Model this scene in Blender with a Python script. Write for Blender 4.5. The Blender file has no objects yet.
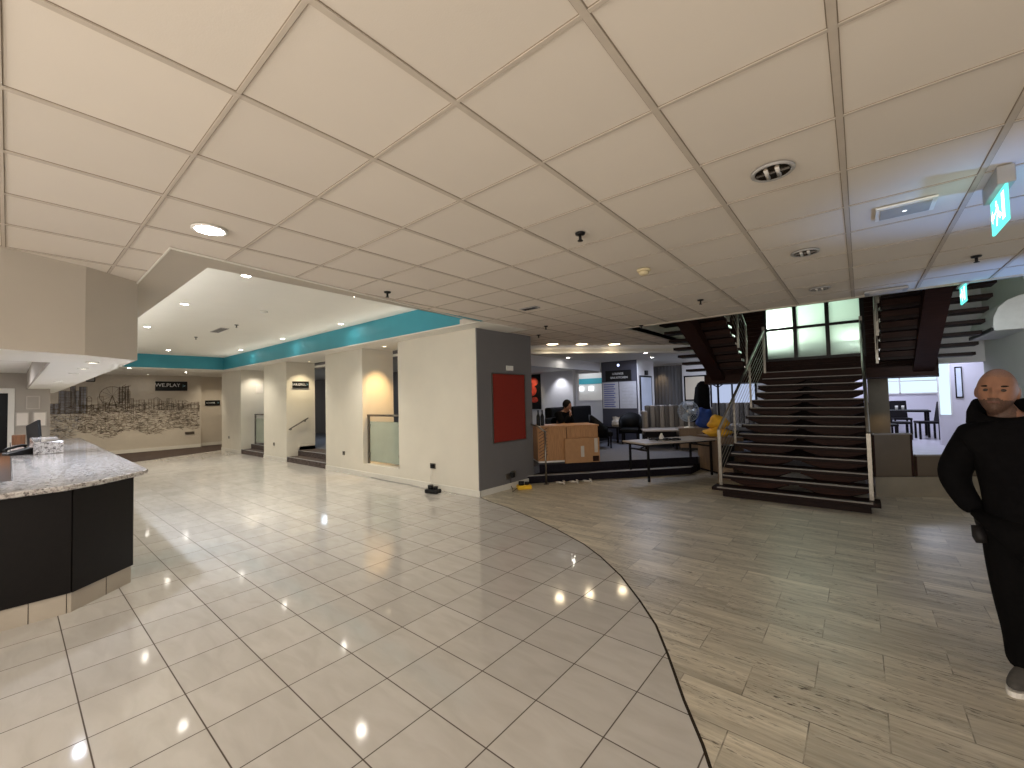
import bpy, bmesh, math, random
from mathutils import Vector, Matrix
random.seed(7)
PI = math.pi
C = bpy.context.scene.collection

# ------------------------------------------------------------------ materials
def mat(name, col, rough=0.6, metal=0.0, var=0.06, scale=12.0, bump=0.0, spec=0.5, alpha=None, trans=0.0, coat=0.0, stretch=None):
    m = bpy.data.materials.new(name); m.use_nodes = True
    n, l = m.node_tree.nodes, m.node_tree.links
    b = n['Principled BSDF']
    tc = n.new('ShaderNodeTexCoord'); nz = n.new('ShaderNodeTexNoise')
    nz.inputs['Scale'].default_value = scale; nz.inputs['Detail'].default_value = 5
    if stretch:
        mp = n.new('ShaderNodeMapping'); mp.inputs['Scale'].default_value = stretch
        l.new(tc.outputs['Object'], mp.inputs['Vector']); l.new(mp.outputs['Vector'], nz.inputs['Vector'])
    else:
        l.new(tc.outputs['Object'], nz.inputs['Vector'])
    rp = n.new('ShaderNodeValToRGB')
    lo = [max(0, c * (1 - var)) for c in col]; hi = [min(1, c * (1 + var)) for c in col]
    rp.color_ramp.elements[0].position = .3; rp.color_ramp.elements[1].position = .7
    rp.color_ramp.elements[0].color = (*lo, 1); rp.color_ramp.elements[1].color = (*hi, 1)
    l.new(nz.outputs['Fac'], rp.inputs['Fac']); l.new(rp.outputs['Color'], b.inputs['Base Color'])
    b.inputs['Roughness'].default_value = rough; b.inputs['Metallic'].default_value = metal
    b.inputs['Specular IOR Level'].default_value = spec
    b.inputs['Transmission Weight'].default_value = trans
    b.inputs['Coat Weight'].default_value = coat
    if alpha is not None: b.inputs['Alpha'].default_value = alpha
    if bump:
        bp = n.new('ShaderNodeBump'); bp.inputs['Strength'].default_value = bump; bp.inputs['Distance'].default_value = .01
        l.new(nz.outputs['Fac'], bp.inputs['Height']); l.new(bp.outputs['Normal'], b.inputs['Normal'])
    return m

def emit(name, col, s):
    m = bpy.data.materials.new(name); m.use_nodes = True
    n, l = m.node_tree.nodes, m.node_tree.links
    n.remove(n['Principled BSDF']); e = n.new('ShaderNodeEmission')
    e.inputs['Color'].default_value = (*col, 1); e.inputs['Strength'].default_value = s
    l.new(e.outputs[0], n['Material Output'].inputs['Surface'])
    return m

M = {}
M['plaster'] = mat('warm white plaster', (.72, .675, .58), .75, var=.02, scale=3)
M['plaster_cool'] = mat('cool white plaster', (.70, .69, .70), .75, var=.02, scale=3)
M['rec_wall'] = mat('taupe plaster', (.40, .36, .31), .8, var=.03, scale=3)
M['mural_wall'] = mat('stone coloured plaster', (.56, .50, .42), .8, var=.03, scale=2)
M['bulk'] = mat('bulkhead plaster', (.52, .465, .395), .85, var=.02, scale=3)
M['ceil_white'] = mat('white ceiling paint', (.76, .74, .68), .8, var=.015, scale=2)
M['ceil_band'] = mat('beige ceiling margin', (.46, .41, .34), .85, var=.02, scale=2)
M['teal'] = mat('teal paint', (.045, .31, .40), .55, var=.05, scale=2)
M['grey_paint'] = mat('dark grey paint', (.155, .148, .15), .6, var=.03, scale=3)
M['skirting'] = mat('white gloss skirting', (.72, .69, .62), .35, var=.02)
M['black_panel'] = mat('black laminate', (.0055, .0042, .004), .42, var=.15, scale=30, spec=.22)
M['joint'] = mat('dark joint', (.03, .022, .016), .9, spec=.1)
M['brown_carpet'] = mat('brown carpet', (.055, .034, .026), .95, var=.35, scale=60, bump=.4)
M['grey_carpet'] = mat('slate grey carpet', (.13, .13, .15), .7, var=.2, scale=40, bump=.3)
M['dark_carpet'] = mat('dark step carpet', (.014, .012, .016), .95, spec=.1, var=.4, scale=50, bump=.4)
M['step_carpet'] = mat('mottled step carpet', (.085, .062, .055), .95, var=.75, scale=28, bump=.5)
M['step_nose'] = mat('grey step nosing', (.28, .27, .27), .5)
M['stair_wood'] = mat('dark stained stair timber', (.013, .0060, .0046), .5, var=.4, scale=6, spec=.12, stretch=(1, 14, 14))
M['stair_brown'] = mat('brown stained timber', (.027, .0105, .0072), .5, var=.35, scale=5, spec=.10, stretch=(1, 8, 8))
M['nosing'] = mat('dull metal nosing', (.20, .18, .165), .5, .3)
M['steel'] = mat('brushed steel', (.25, .23, .20), .38, 1.0, var=.08, scale=50)
M['steel_dark'] = mat('dark steel', (.20, .18, .16), .35, 1.0)
M['chrome'] = mat('chrome', (.75, .75, .74), .12, 1.0)
M['black'] = mat('black plastic', (.006, .006, .0065), .45, spec=.3)
M['black_metal'] = mat('black metal', (.014, .013, .013), .4, .6)
M['white_plastic'] = mat('white plastic', (.74, .72, .67), .4)
M['grey_plastic'] = mat('grey plastic', (.33, .32, .31), .45)
M['cable_white'] = mat('white cable', (.62, .58, .52), .5)
M['red_felt'] = mat('red felt', (.235, .017, .007), .95, var=.10, scale=60, bump=.2)
M['red_paint'] = mat('red paint', (.5, .05, .03), .6, var=.6, scale=4)
M['gold_wood'] = mat('orange brown wood', (.13, .055, .022), .45, var=.25, scale=5, stretch=(10, 10, 1))
M['desk_wood'] = mat('oak veneer', (.40, .20, .08), .5, var=.2, scale=5, stretch=(9, 9, 1))
M['cardboard'] = mat('cardboard', (.40, .215, .10), .8, var=.06)
M['cab_wood'] = mat('light brown wood', (.19, .125, .075), .55, var=.18, scale=4, stretch=(8, 8, 1))
M['table_top'] = mat('pale laminate top', (.42, .37, .33), .3, var=.08)
M['paper'] = mat('paper', (.78, .72, .64), .8, var=.02)
M['frame_pale'] = mat('pale frame', (.50, .45, .39), .5)
M['sofa_black'] = mat('black leather', (.0035, .0035, .004), .5, var=.3, scale=20, spec=.10)
M['stripe_a'] = mat('taupe upholstery', (.23, .205, .18), .9, var=.12, scale=40)
M['stripe_b'] = mat('dark taupe upholstery', (.09, .08, .072), .9, var=.12, scale=40)
M['blue_bag'] = mat('royal blue fabric', (.012, .045, .22), .75, var=.3, scale=8)
M['yellow'] = mat('mustard fabric', (.62, .33, .02), .8, var=.2, scale=8)
M['yellow_tool'] = mat('yellow plastic', (.75, .45, .02), .45)
M['coat'] = mat('black cloth', (.003, .003, .0035), .9, var=.3, scale=25, spec=.1)
M['jacket'] = mat('black jersey', (.0026, .0024, .0028), .9, var=.3, scale=30, bump=.15, spec=.08)
M['trouser'] = mat('black twill', (.0026, .0024, .0026), .9, var=.25, scale=40, spec=.08)
M['skin'] = mat('skin', (.235, .112, .066), .5, var=.07, scale=40)
M['stubble'] = mat('bearded skin', (.075, .038, .025), .65, var=.3, scale=160)
M['shaved'] = mat('shaved scalp', (.20, .105, .07), .55, var=.15, scale=160)
M['lip'] = mat('lip', (.115, .05, .036), .5)
M['hair'] = mat('black hair', (.004, .0035, .0035), .7, spec=.15, var=.4, scale=60)
M['eye'] = mat('eye', (.022, .015, .012), .5)
M['shoe'] = mat('grey suede shoe', (.055, .05, .045), .8, var=.2, scale=40)
M['sole'] = mat('white rubber sole', (.70, .67, .62), .6)
M['glove'] = mat('dark glove', (.006, .005, .0055), .6, spec=.25)
M['fan_blue'] = mat('pale blue grey plastic', (.30, .36, .45), .35)
M['ink'] = mat('brown black mural paint', (.20, .16, .125), .85, var=.2, scale=4)
M['ink_blue'] = mat('blue grey mural paint', (.30, .30, .33), .85, var=.2, scale=4)
M['board_blue'] = mat('blue chart print', (.12, .14, .34), .6)
M['board_white'] = mat('white board', (.50, .50, .54), .5)
M['poster'] = mat('pale blue poster', (.62, .68, .82), .4, var=.12, scale=1.5)
M['poster_cream'] = mat('cream poster', (.75, .66, .52), .5, var=.06, scale=1.5)
M['sign_text'] = mat('white lettering', (.75, .75, .75), .5)
M['sign_cyan'] = mat('pale cyan lettering', (.25, .5, .6), .5)
M['low_panel'] = mat('olive brown lacquer', (.085, .060, .036), .35, var=.12, scale=3)
M['low_base'] = mat('olive brown stone', (.20, .17, .12), .5, var=.12, scale=4)
M['lavender'] = mat('lavender white paint', (.62, .60, .70), .7, var=.02, scale=3)
M['green_wall'] = mat('pale grey green paint', (.50, .51, .47), .75, var=.02, scale=3)
M['dine_floor'] = mat('glossy lilac grey floor', (.40, .38, .44), .3, var=.1, scale=3)
M['dine_wood'] = mat('near black wood', (.006, .0045, .006), .5, spec=.12)
M['curtain'] = mat('grey curtain', (.14, .14, .145), .85, var=.2, scale=6, stretch=(8, 8, .3))
M['reflector'] = mat('mirror reflector', (.30, .25, .20), .2, 1.0)
M['column'] = mat('slate blue paint', (.055, .055, .075), .6, var=.04, scale=3)
M['glass_dark'] = mat('dark lamp glass', (.05, .045, .04), .15)
M['lens_off'] = mat('frosted lens', (.55, .52, .48), .3)
M['travertine_tile'] = mat('plinth tile', (.44, .385, .315), .25, var=.06, scale=3)
M['grille'] = mat('grey grille', (.36, .345, .33), .5)
M['hood'] = mat('pale casing', (.50, .51, .50), .4)
M['detector'] = mat('aged cream plastic', (.60, .50, .31), .5)
E_LAMP = emit('warm lamp', (1, .86, .66), 18)
E_LAMP_SOFT = emit('neutral lamp', (1, .94, .84), 26)
E_LAMP_HOT = emit('hot lamp', (1, .80, .50), 5)
E_COOL = emit('cool lamp', (.9, .97, 1), 1.2)
E_BLUE = emit('blue lamp', (.55, .62, 1), 1)
E_GREEN = emit('green sign light', (.16, .92, .78), .7)
E_SIGNW = emit('white sign light', (.85, 1, .97), 1.6)
E_WIN = emit('overcast daylight', (.66, .86, 1), .62)
E_WIN2 = emit('dusk daylight', (.62, .72, 1), .36)

def glass(name, col, frost=.15, alpha=.35):
    m = bpy.data.materials.new(name); m.use_nodes = True
    n, l = m.node_tree.nodes, m.node_tree.links
    b = n['Principled BSDF']; b.inputs['Base Color'].default_value = (*col, 1); b.inputs['Roughness'].default_value = frost
    nz = n.new('ShaderNodeTexNoise'); nz.inputs['Scale'].default_value = 3
    mr = n.new('ShaderNodeMapRange'); mr.inputs[3].default_value = alpha * .9; mr.inputs[4].default_value = alpha * 1.1
    l.new(nz.outputs['Fac'], mr.inputs[0])
    t = n.new('ShaderNodeBsdfTransparent'); mx = n.new('ShaderNodeMixShader')
    l.new(mr.outputs[0], mx.inputs[0]); l.new(t.outputs[0], mx.inputs[1]); l.new(b.outputs[0], mx.inputs[2])
    l.new(mx.outputs[0], n['Material Output'].inputs['Surface'])
    return m
M['glass_rail'] = glass('frosted balustrade glass', (.48, .54, .44), .35, .62)

def frosted():
    m = bpy.data.materials.new('frosted green window glass'); m.use_nodes = True
    n, l = m.node_tree.nodes, m.node_tree.links
    n.remove(n['Principled BSDF'])
    tr = n.new('ShaderNodeBsdfTranslucent'); tr.inputs['Color'].default_value = (.76, .87, .81, 1)
    gl = n.new('ShaderNodeBsdfGlossy'); gl.inputs['Roughness'].default_value = .3
    nz = n.new('ShaderNodeTexNoise'); nz.inputs['Scale'].default_value = 40
    bp = n.new('ShaderNodeBump'); bp.inputs['Strength'].default_value = .05
    l.new(nz.outputs['Fac'], bp.inputs['Height']); l.new(bp.outputs['Normal'], gl.inputs['Normal'])
    mx = n.new('ShaderNodeMixShader'); mx.inputs[0].default_value = .05
    l.new(tr.outputs[0], mx.inputs[1]); l.new(gl.outputs[0], mx.inputs[2])
    l.new(mx.outputs[0], n['Material Output'].inputs['Surface'])
    return m
M['frosted'] = frosted()

def math_node(n, l, op, a, b=None, c=None):
    x = n.new('ShaderNodeMath'); x.operation = op
    for i, v in enumerate((a, b, c)):
        if v is None: continue
        if isinstance(v, (int, float)): x.inputs[i].default_value = v
        else: l.new(v, x.inputs[i])
    return x.outputs[0]

def grid_floor():
    """cream porcelain tiles with dark grout, laid square to the walls"""
    m = bpy.data.materials.new('cream polished tiles'); m.use_nodes = True
    n, l = m.node_tree.nodes, m.node_tree.links; b = n['Principled BSDF']
    tc = n.new('ShaderNodeTexCoord'); sp = n.new('ShaderNodeSeparateXYZ'); l.new(tc.outputs['Object'], sp.inputs[0])
    W, Hh, ox, oy, g = .4005, .3926, -2.2143, 1.0521, .0055
    u = math_node(n, l, 'DIVIDE', math_node(n, l, 'SUBTRACT', sp.outputs['X'], ox), W)
    v = math_node(n, l, 'DIVIDE', math_node(n, l, 'SUBTRACT', sp.outputs['Y'], oy), Hh)
    du = math_node(n, l, 'MULTIPLY', math_node(n, l, 'PINGPONG', u, .5), W)
    dv = math_node(n, l, 'MULTIPLY', math_node(n, l, 'PINGPONG', v, .5), Hh)
    d = math_node(n, l, 'MINIMUM', du, dv)
    gf = n.new('ShaderNodeMapRange'); gf.inputs[1].default_value = g * .45; gf.inputs[2].default_value = g * .8
    l.new(d, gf.inputs[0])
    cb = n.new('ShaderNodeCombineXYZ')
    l.new(math_node(n, l, 'FLOOR', u), cb.inputs[0]); l.new(math_node(n, l, 'FLOOR', v), cb.inputs[1])
    wn = n.new('ShaderNodeTexWhiteNoise'); l.new(cb.outputs[0], wn.inputs['Vector'])
    off = n.new('ShaderNodeVectorMath'); off.operation = 'MULTIPLY_ADD'
    off.inputs[1].default_value = (3, 7, 0); l.new(cb.outputs[0], off.inputs[0]); l.new(tc.outputs['Object'], off.inputs[2])
    mp = n.new('ShaderNodeMapping'); mp.inputs['Scale'].default_value = (2.2, 7, 1); mp.inputs['Rotation'].default_value = (0, 0, .35)
    l.new(off.outputs[0], mp.inputs[0])
    nz = n.new('ShaderNodeTexNoise'); nz.inputs['Scale'].default_value = 1.4; nz.inputs['Detail'].default_value = 6; nz.inputs['Distortion'].default_value = .6
    l.new(mp.outputs[0], nz.inputs['Vector'])
    rp = n.new('ShaderNodeValToRGB'); e = rp.color_ramp.elements
    e[0].position = .25; e[0].color = (.475, .445, .405, 1); e[1].position = .62; e[1].color = (.54, .512, .475, 1)
    l.new(nz.outputs['Fac'], rp.inputs['Fac'])
    hv = n.new('ShaderNodeHueSaturation')
    vr = n.new('ShaderNodeMapRange'); vr.inputs[3].default_value = .95; vr.inputs[4].default_value = 1.05
    l.new(wn.outputs['Value'], vr.inputs[0]); l.new(vr.outputs[0], hv.inputs['Value']); l.new(rp.outputs[0], hv.inputs['Color'])
    mx = n.new('ShaderNodeMixRGB'); mx.inputs[1].default_value = (.075, .056, .042, 1)
    l.new(gf.outputs[0], mx.inputs[0]); l.new(hv.outputs[0], mx.inputs[2]); l.new(mx.outputs[0], b.inputs['Base Color'])
    rr = n.new('ShaderNodeMapRange'); rr.inputs[3].default_value = .8; rr.inputs[4].default_value = .075
    l.new(gf.outputs[0], rr.inputs[0]); l.new(rr.outputs[0], b.inputs['Roughness'])
    bp = n.new('ShaderNodeBump'); bp.inputs['Distance'].default_value = .001; bp.inputs['Strength'].default_value = .25
    l.new(gf.outputs[0], bp.inputs['Height']); l.new(bp.outputs[0], b.inputs['Normal'])
    b.inputs['Specular IOR Level'].default_value = .5
    return m

def travertine():
    m = bpy.data.materials.new('unfilled travertine planks'); m.use_nodes = True
    n, l = m.node_tree.nodes, m.node_tree.links; b = n['Principled BSDF']
    tc = n.new('ShaderNodeTexCoord')
    mp0 = n.new('ShaderNodeMapping'); mp0.inputs['Location'].default_value = (.26, -2.545, 0); l.new(tc.outputs['Object'], mp0.inputs[0])
    br = n.new('ShaderNodeTexBrick'); br.offset = .5; br.inputs['Scale'].default_value = 1
    br.inputs['Brick Width'].default_value = .6; br.inputs['Row Height'].default_value = .302
    br.inputs['Mortar Size'].default_value = .0035; br.inputs['Mortar Smooth'].default_value = .3; br.inputs['Bias'].default_value = 0
    br.inputs['Color1'].default_value = (0, 0, 0, 1); br.inputs['Color2'].default_value = (1, 1, 1, 1); br.inputs['Mortar'].default_value = (.5, .5, .5, 1)
    l.new(mp0.outputs[0], br.inputs['Vector'])
    sh = n.new('ShaderNodeVectorMath'); sh.operation = 'MULTIPLY_ADD'; sh.inputs[1].default_value = (9, 5, 3)
    l.new(br.outputs['Color'], sh.inputs[0]); l.new(tc.outputs['Object'], sh.inputs[2])
    mp = n.new('ShaderNodeMapping'); mp.inputs['Scale'].default_value = (1.6, 16, 1); l.new(sh.outputs[0], mp.inputs[0])
    nz = n.new('ShaderNodeTexNoise'); nz.inputs['Scale'].default_value = 2.2; nz.inputs['Detail'].default_value = 8; nz.inputs['Roughness'].default_value = .65
    l.new(mp.outputs[0], nz.inputs['Vector'])
    rp = n.new('ShaderNodeValToRGB'); e = rp.color_ramp.elements
    e[0].position = .25; e[0].color = (.40, .345, .255, 1); e[1].position = .72; e[1].color = (.68, .615, .495, 1)
    x = e.new(.48); x.color = (.545, .485, .375, 1)
    l.new(nz.outputs['Fac'], rp.inputs['Fac'])
    mpb = n.new('ShaderNodeMapping'); mpb.inputs['Scale'].default_value = (.55, 4.2, 1); l.new(sh.outputs[0], mpb.inputs[0])
    bz = n.new('ShaderNodeTexNoise'); bz.inputs['Scale'].default_value = 1.6; bz.inputs['Detail'].default_value = 6; bz.inputs['Roughness'].default_value = .6; l.new(mpb.outputs[0], bz.inputs['Vector'])
    bzr = n.new('ShaderNodeMapRange'); bzr.inputs[1].default_value = .36; bzr.inputs[2].default_value = .62; bzr.inputs[3].default_value = .74; bzr.inputs[4].default_value = 1.1; l.new(bz.outputs['Fac'], bzr.inputs[0])
    # dark pits along the bedding
    mp2 = n.new('ShaderNodeMapping'); mp2.inputs['Scale'].default_value = (11, 70, 1); l.new(sh.outputs[0], mp2.inputs[0])
    pz = n.new('ShaderNodeTexNoise'); pz.inputs['Scale'].default_value = 1.6; pz.inputs['Detail'].default_value = 4; l.new(mp2.outputs[0], pz.inputs['Vector'])
    pr = n.new('ShaderNodeMapRange'); pr.inputs[1].default_value = .57; pr.inputs[2].default_value = .63; l.new(pz.outputs['Fac'], pr.inputs[0])
    mp3 = n.new('ShaderNodeMapping'); mp3.inputs['Scale'].default_value = (1.2, 6, 1); l.new(sh.outputs[0], mp3.inputs[0])
    qz = n.new('ShaderNodeTexNoise'); qz.inputs['Scale'].default_value = 1.7; l.new(mp3.outputs[0], qz.inputs['Vector'])
    qr = n.new('ShaderNodeMapRange'); qr.inputs[1].default_value = .42; qr.inputs[2].default_value = .62; l.new(qz.outputs['Fac'], qr.inputs[0])
    pit = math_node(n, l, 'MULTIPLY', pr.outputs[0], qr.outputs[0])
    mort = math_node(n, l, 'MULTIPLY', br.outputs['Fac'], math_node(n, l, 'ADD', math_node(n, l, 'MULTIPLY', qr.outputs[0], .55), .3))
    dark = math_node(n, l, 'MAXIMUM', pit, mort)
    mx = n.new('ShaderNodeMixRGB'); mx.inputs[2].default_value = (.06, .042, .028, 1)
    hv = n.new('ShaderNodeHueSaturation'); l.new(rp.outputs[0], hv.inputs['Color'])
    vr = n.new('ShaderNodeMapRange'); vr.inputs[3].default_value = .86; vr.inputs[4].default_value = 1.08; l.new(br.outputs['Color'], vr.inputs[0]); l.new(math_node(n, l, 'MULTIPLY', vr.outputs[0], bzr.outputs[0]), hv.inputs['Value'])
    l.new(math_node(n, l, 'MULTIPLY', dark, .8), mx.inputs[0]); l.new(hv.outputs[0], mx.inputs[1]); l.new(mx.outputs[0], b.inputs['Base Color'])
    rr = n.new('ShaderNodeMapRange'); rr.inputs[3].default_value = .27; rr.inputs[4].default_value = .42
    l.new(nz.outputs['Fac'], rr.inputs[0]); l.new(rr.outputs[0], b.inputs['Roughness'])
    bp = n.new('ShaderNodeBump'); bp.inputs['Strength'].default_value = .35; bp.inputs['Distance'].default_value = .004; bp.invert = True
    l.new(dark, bp.inputs['Height']); l.new(bp.outputs[0], b.inputs['Normal'])
    return m

def ceiling_tiles():
    m = bpy.data.materials.new('mineral fibre ceiling tiles'); m.use_nodes = True
    n, l = m.node_tree.nodes, m.node_tree.links; b = n['Principled BSDF']
    tc = n.new('ShaderNodeTexCoord'); sp = n.new('ShaderNodeSeparateXYZ'); l.new(tc.outputs['Object'], sp.inputs[0])
    cb = n.new('ShaderNodeCombineXYZ')
    l.new(math_node(n, l, 'FLOOR', math_node(n, l, 'DIVIDE', math_node(n, l, 'SUBTRACT', sp.outputs['X'], CX), CW)), cb.inputs[0])
    l.new(math_node(n, l, 'FLOOR', math_node(n, l, 'DIVIDE', math_node(n, l, 'SUBTRACT', sp.outputs['Y'], CY), CH)), cb.inputs[1])
    wn = n.new('ShaderNodeTexWhiteNoise'); l.new(cb.outputs[0], wn.inputs['Vector'])
    nz = n.new('ShaderNodeTexNoise'); nz.inputs['Scale'].default_value = 2; l.new(tc.outputs['Object'], nz.inputs['Vector'])
    a = math_node(n, l, 'ADD', math_node(n, l, 'MULTIPLY', wn.outputs['Value'], .08), math_node(n, l, 'MULTIPLY', nz.outputs['Fac'], .06))
    hv = n.new('ShaderNodeHueSaturation'); hv.inputs['Color'].default_value = (.67, .605, .53, 1)
    l.new(math_node(n, l, 'ADD', a, .93), hv.inputs['Value']); l.new(hv.outputs[0], b.inputs['Base Color'])
    b.inputs['Roughness'].default_value = .85
    f = n.new('ShaderNodeTexNoise'); f.inputs['Scale'].default_value = 160; l.new(tc.outputs['Object'], f.inputs['Vector'])
    bp = n.new('ShaderNodeBump'); bp.inputs['Strength'].default_value = .12; bp.inputs['Distance'].default_value = .003
    l.new(f.outputs['Fac'], bp.inputs['Height']); l.new(bp.outputs[0], b.inputs['Normal'])
    return m

def granite():
    m = bpy.data.materials.new('pale speckled granite'); m.use_nodes = True
    n, l = m.node_tree.nodes, m.node_tree.links; b = n['Principled BSDF']
    tc = n.new('ShaderNodeTexCoord')
    v = n.new('ShaderNodeTexVoronoi'); v.inputs['Scale'].default_value = 95; l.new(tc.outputs['Object'], v.inputs['Vector'])
    nz = n.new('ShaderNodeTexNoise'); nz.inputs['Scale'].default_value = 26; nz.inputs['Detail'].default_value = 8; l.new(tc.outputs['Object'], nz.inputs['Vector'])
    rp = n.new('ShaderNodeValToRGB'); e = rp.color_ramp.elements
    e[0].position = .33; e[0].color = (.10, .09, .085, 1); e[1].position = .62; e[1].color = (.56, .53, .50, 1)
    x = e.new(.47); x.color = (.40, .36, .34, 1)
    mx = n.new('ShaderNodeMixRGB'); mx.inputs[0].default_value = .35
    l.new(nz.outputs['Fac'], mx.inputs[1]); l.new(v.outputs['Color'], mx.inputs[2])
    l.new(mx.outputs[0], rp.inputs['Fac']); l.new(rp.outputs[0], b.inputs['Base Color'])
    b.inputs['Roughness'].default_value = .1
    return m
CX, CW, CY, CH, CZ = -.6234, .6027, 1.1591, .598, 2.845
M['tiles'] = grid_floor(); M['travertine'] = travertine(); M['ceiling_tile'] = ceiling_tiles(); M['granite'] = granite()
M['tbar'] = mat('painted ceiling bar', (.50, .435, .365), .6, var=.04)
M['tgap_shade'] = mat('painted ceiling gap shade', (.24, .19, .14), .9)  # dark strips painted as the shade in the gap beside each bar

# ------------------------------------------------------------------ mesh builder
class MB:
    def __init__(s): s.v = []; s.f = []; s.m = []; s.smooth = []
    def add(s, vs, fs, mi=0, sm=False):
        o = len(s.v); s.v += [Vector(v) for v in vs]
        for f in fs: s.f.append([i + o for i in f]); s.m.append(mi); s.smooth.append(sm)
        return s
    def box(s, x0, x1, y0, y1, z0, z1, mi=0, M4=None):
        vs = [Vector((x, y, z)) for z in (z0, z1) for y in (y0, y1) for x in (x0, x1)]
        if M4 is not None: vs = [M4 @ v for v in vs]
        return s.add(vs, [(0, 2, 3, 1), (4, 5, 7, 6), (0, 1, 5, 4), (2, 6, 7, 3), (0, 4, 6, 2), (1, 3, 7, 5)], mi)
    def prism(s, poly, z0, z1, mi=0):
        a = sum(poly[i][0] * poly[(i + 1) % len(poly)][1] - poly[(i + 1) % len(poly)][0] * poly[i][1] for i in range(len(poly)))
        if a < 0: poly = poly[::-1]
        k = len(poly); vs = [(p[0], p[1], z0) for p in poly] + [(p[0], p[1], z1) for p in poly]
        fs = [tuple(range(k))[::-1], tuple(range(k, 2 * k))] + [(i, (i + 1) % k, k + (i + 1) % k, k + i) for i in range(k)]
        return s.add(vs, fs, mi)
    def tube(s, pts, r, n=8, mi=0, caps=True, sm=True):
        pts = [Vector(p) for p in pts]; rs = r if isinstance(r, (list, tuple)) else [r] * len(pts)
        rings = []; up = None
        for i, p in enumerate(pts):
            d = (pts[min(i + 1, len(pts) - 1)] - pts[max(i - 1, 0)]).normalized()
            if up is None: up = Vector((0, 0, 1)) if abs(d.z) < .9 else Vector((1, 0, 0))
            a = d.cross(up).normalized(); b = a.cross(d).normalized(); up = b
            rings.append([p + a * math.cos(2 * PI * k / n) * rs[i] + b * math.sin(2 * PI * k / n) * rs[i] for k in range(n)])
        vs = [v for rg in rings for v in rg]; fs = []
        for i in range(len(pts) - 1):
            for k in range(n):
                fs.append((i * n + k, i * n + (k + 1) % n, (i + 1) * n + (k + 1) % n, (i + 1) * n + k))
        s.add(vs, fs, mi, sm)
        if caps:
            o = len(s.v) - len(vs); s.f.append([o + k for k in range(n)][::-1]); s.m.append(mi); s.smooth.append(False)
            o2 = o + (len(pts) - 1) * n; s.f.append([o2 + k for k in range(n)]); s.m.append(mi); s.smooth.append(False)
        return s
    def cyl(s, p0, p1, r, n=12, mi=0, r2=None): return s.tube([p0, p1], [r, r if r2 is None else r2], n, mi)
    def bar(s, p0, p1, w, h, mi=0):
        """rectangular bar from p0 to p1, w sideways, h in the other direction"""
        p0, p1 = Vector(p0), Vector(p1); d = (p1 - p0).normalized()
        up = Vector((0, 0, 1)) if abs(d.z) < .95 else Vector((0, 1, 0))
        a = d.cross(up).normalized(); b = a.cross(d).normalized()
        vs = [p + a * sx * w / 2 + b * sy * h / 2 for p in (p0, p1) for sx, sy in ((-1, -1), (1, -1), (1, 1), (-1, 1))]
        return s.add(vs, [(3, 2, 1, 0), (4, 5, 6, 7), (0, 1, 5, 4), (1, 2, 6, 5), (2, 3, 7, 6), (3, 0, 4, 7)], mi)
    def lathe(s, prof, c, n=20, mi=0, sm=True, axis='z'):
        vs = []
        for r, z in prof:
            for k in range(n):
                a = 2 * PI * k / n; q = (r * math.cos(a), r * math.sin(a), z)
                if axis == 'y': q = (q[0], q[2], q[1])
                if axis == 'x': q = (q[2], q[0], q[1])
                vs.append((c[0] + q[0], c[1] + q[1], c[2] + q[2]))
        fs = [(i * n + k, i * n + (k + 1) % n, (i + 1) * n + (k + 1) % n, (i + 1) * n + k) for i in range(len(prof) - 1) for k in range(n)]
        s.add(vs, fs, mi, sm)
        o = len(s.v) - len(vs)
        for i in (0, len(prof) - 1):
            if prof[i][0] > 1e-5: s.f.append([o + i * n + k for k in range(n)]); s.m.append(mi); s.smooth.append(False)
        return s
    def ell(s, c, rx, ry, rz, nu=16, nv=10, mi=0, fn=None, M4=None):
        vs = []
        for j in range(nv + 1):
            t = PI * j / nv
            for i in range(nu):
                a = 2 * PI * i / nu
                q = Vector((math.sin(t) * math.cos(a), math.sin(t) * math.sin(a), math.cos(t)))
                if fn: q = fn(q)
                p = Vector((q.x * rx, q.y * ry, q.z * rz))
                if M4 is not None: p = M4 @ p
                vs.append(p + Vector(c))
        fs = [(j * nu + i, (j + 1) * nu + i, (j + 1) * nu + (i + 1) % nu, j * nu + (i + 1) % nu) for j in range(nv) for i in range(nu)]
        return s.add(vs, fs, mi, True)
    def quad(s, a, b, c, d, mi=0): return s.add([a, b, c, d], [(0, 1, 2, 3)], mi)
    def build(s, name, mats, parent=None, bevel=0, seg=2):
        me = bpy.data.meshes.new(name); me.from_pydata([tuple(v) for v in s.v], [], s.f)
        mats = mats if isinstance(mats, (list, tuple)) else [mats]
        for m in mats: me.materials.append(m)
        me.polygons.foreach_set('material_index', s.m); me.polygons.foreach_set('use_smooth', s.smooth)
        bm = bmesh.new(); bm.from_mesh(me); bmesh.ops.remove_doubles(bm, verts=bm.verts, dist=1e-6)
        bmesh.ops.recalc_face_normals(bm, faces=bm.faces); bm.to_mesh(me); bm.free()
        me.update()
        o = bpy.data.objects.new(name, me); C.objects.link(o)
        if parent is not None: o.parent = parent
        if bevel:
            b = o.modifiers.new('bevel', 'BEVEL'); b.width = bevel; b.segments = seg; b.limit_method = 'ANGLE'
        return o

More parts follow.
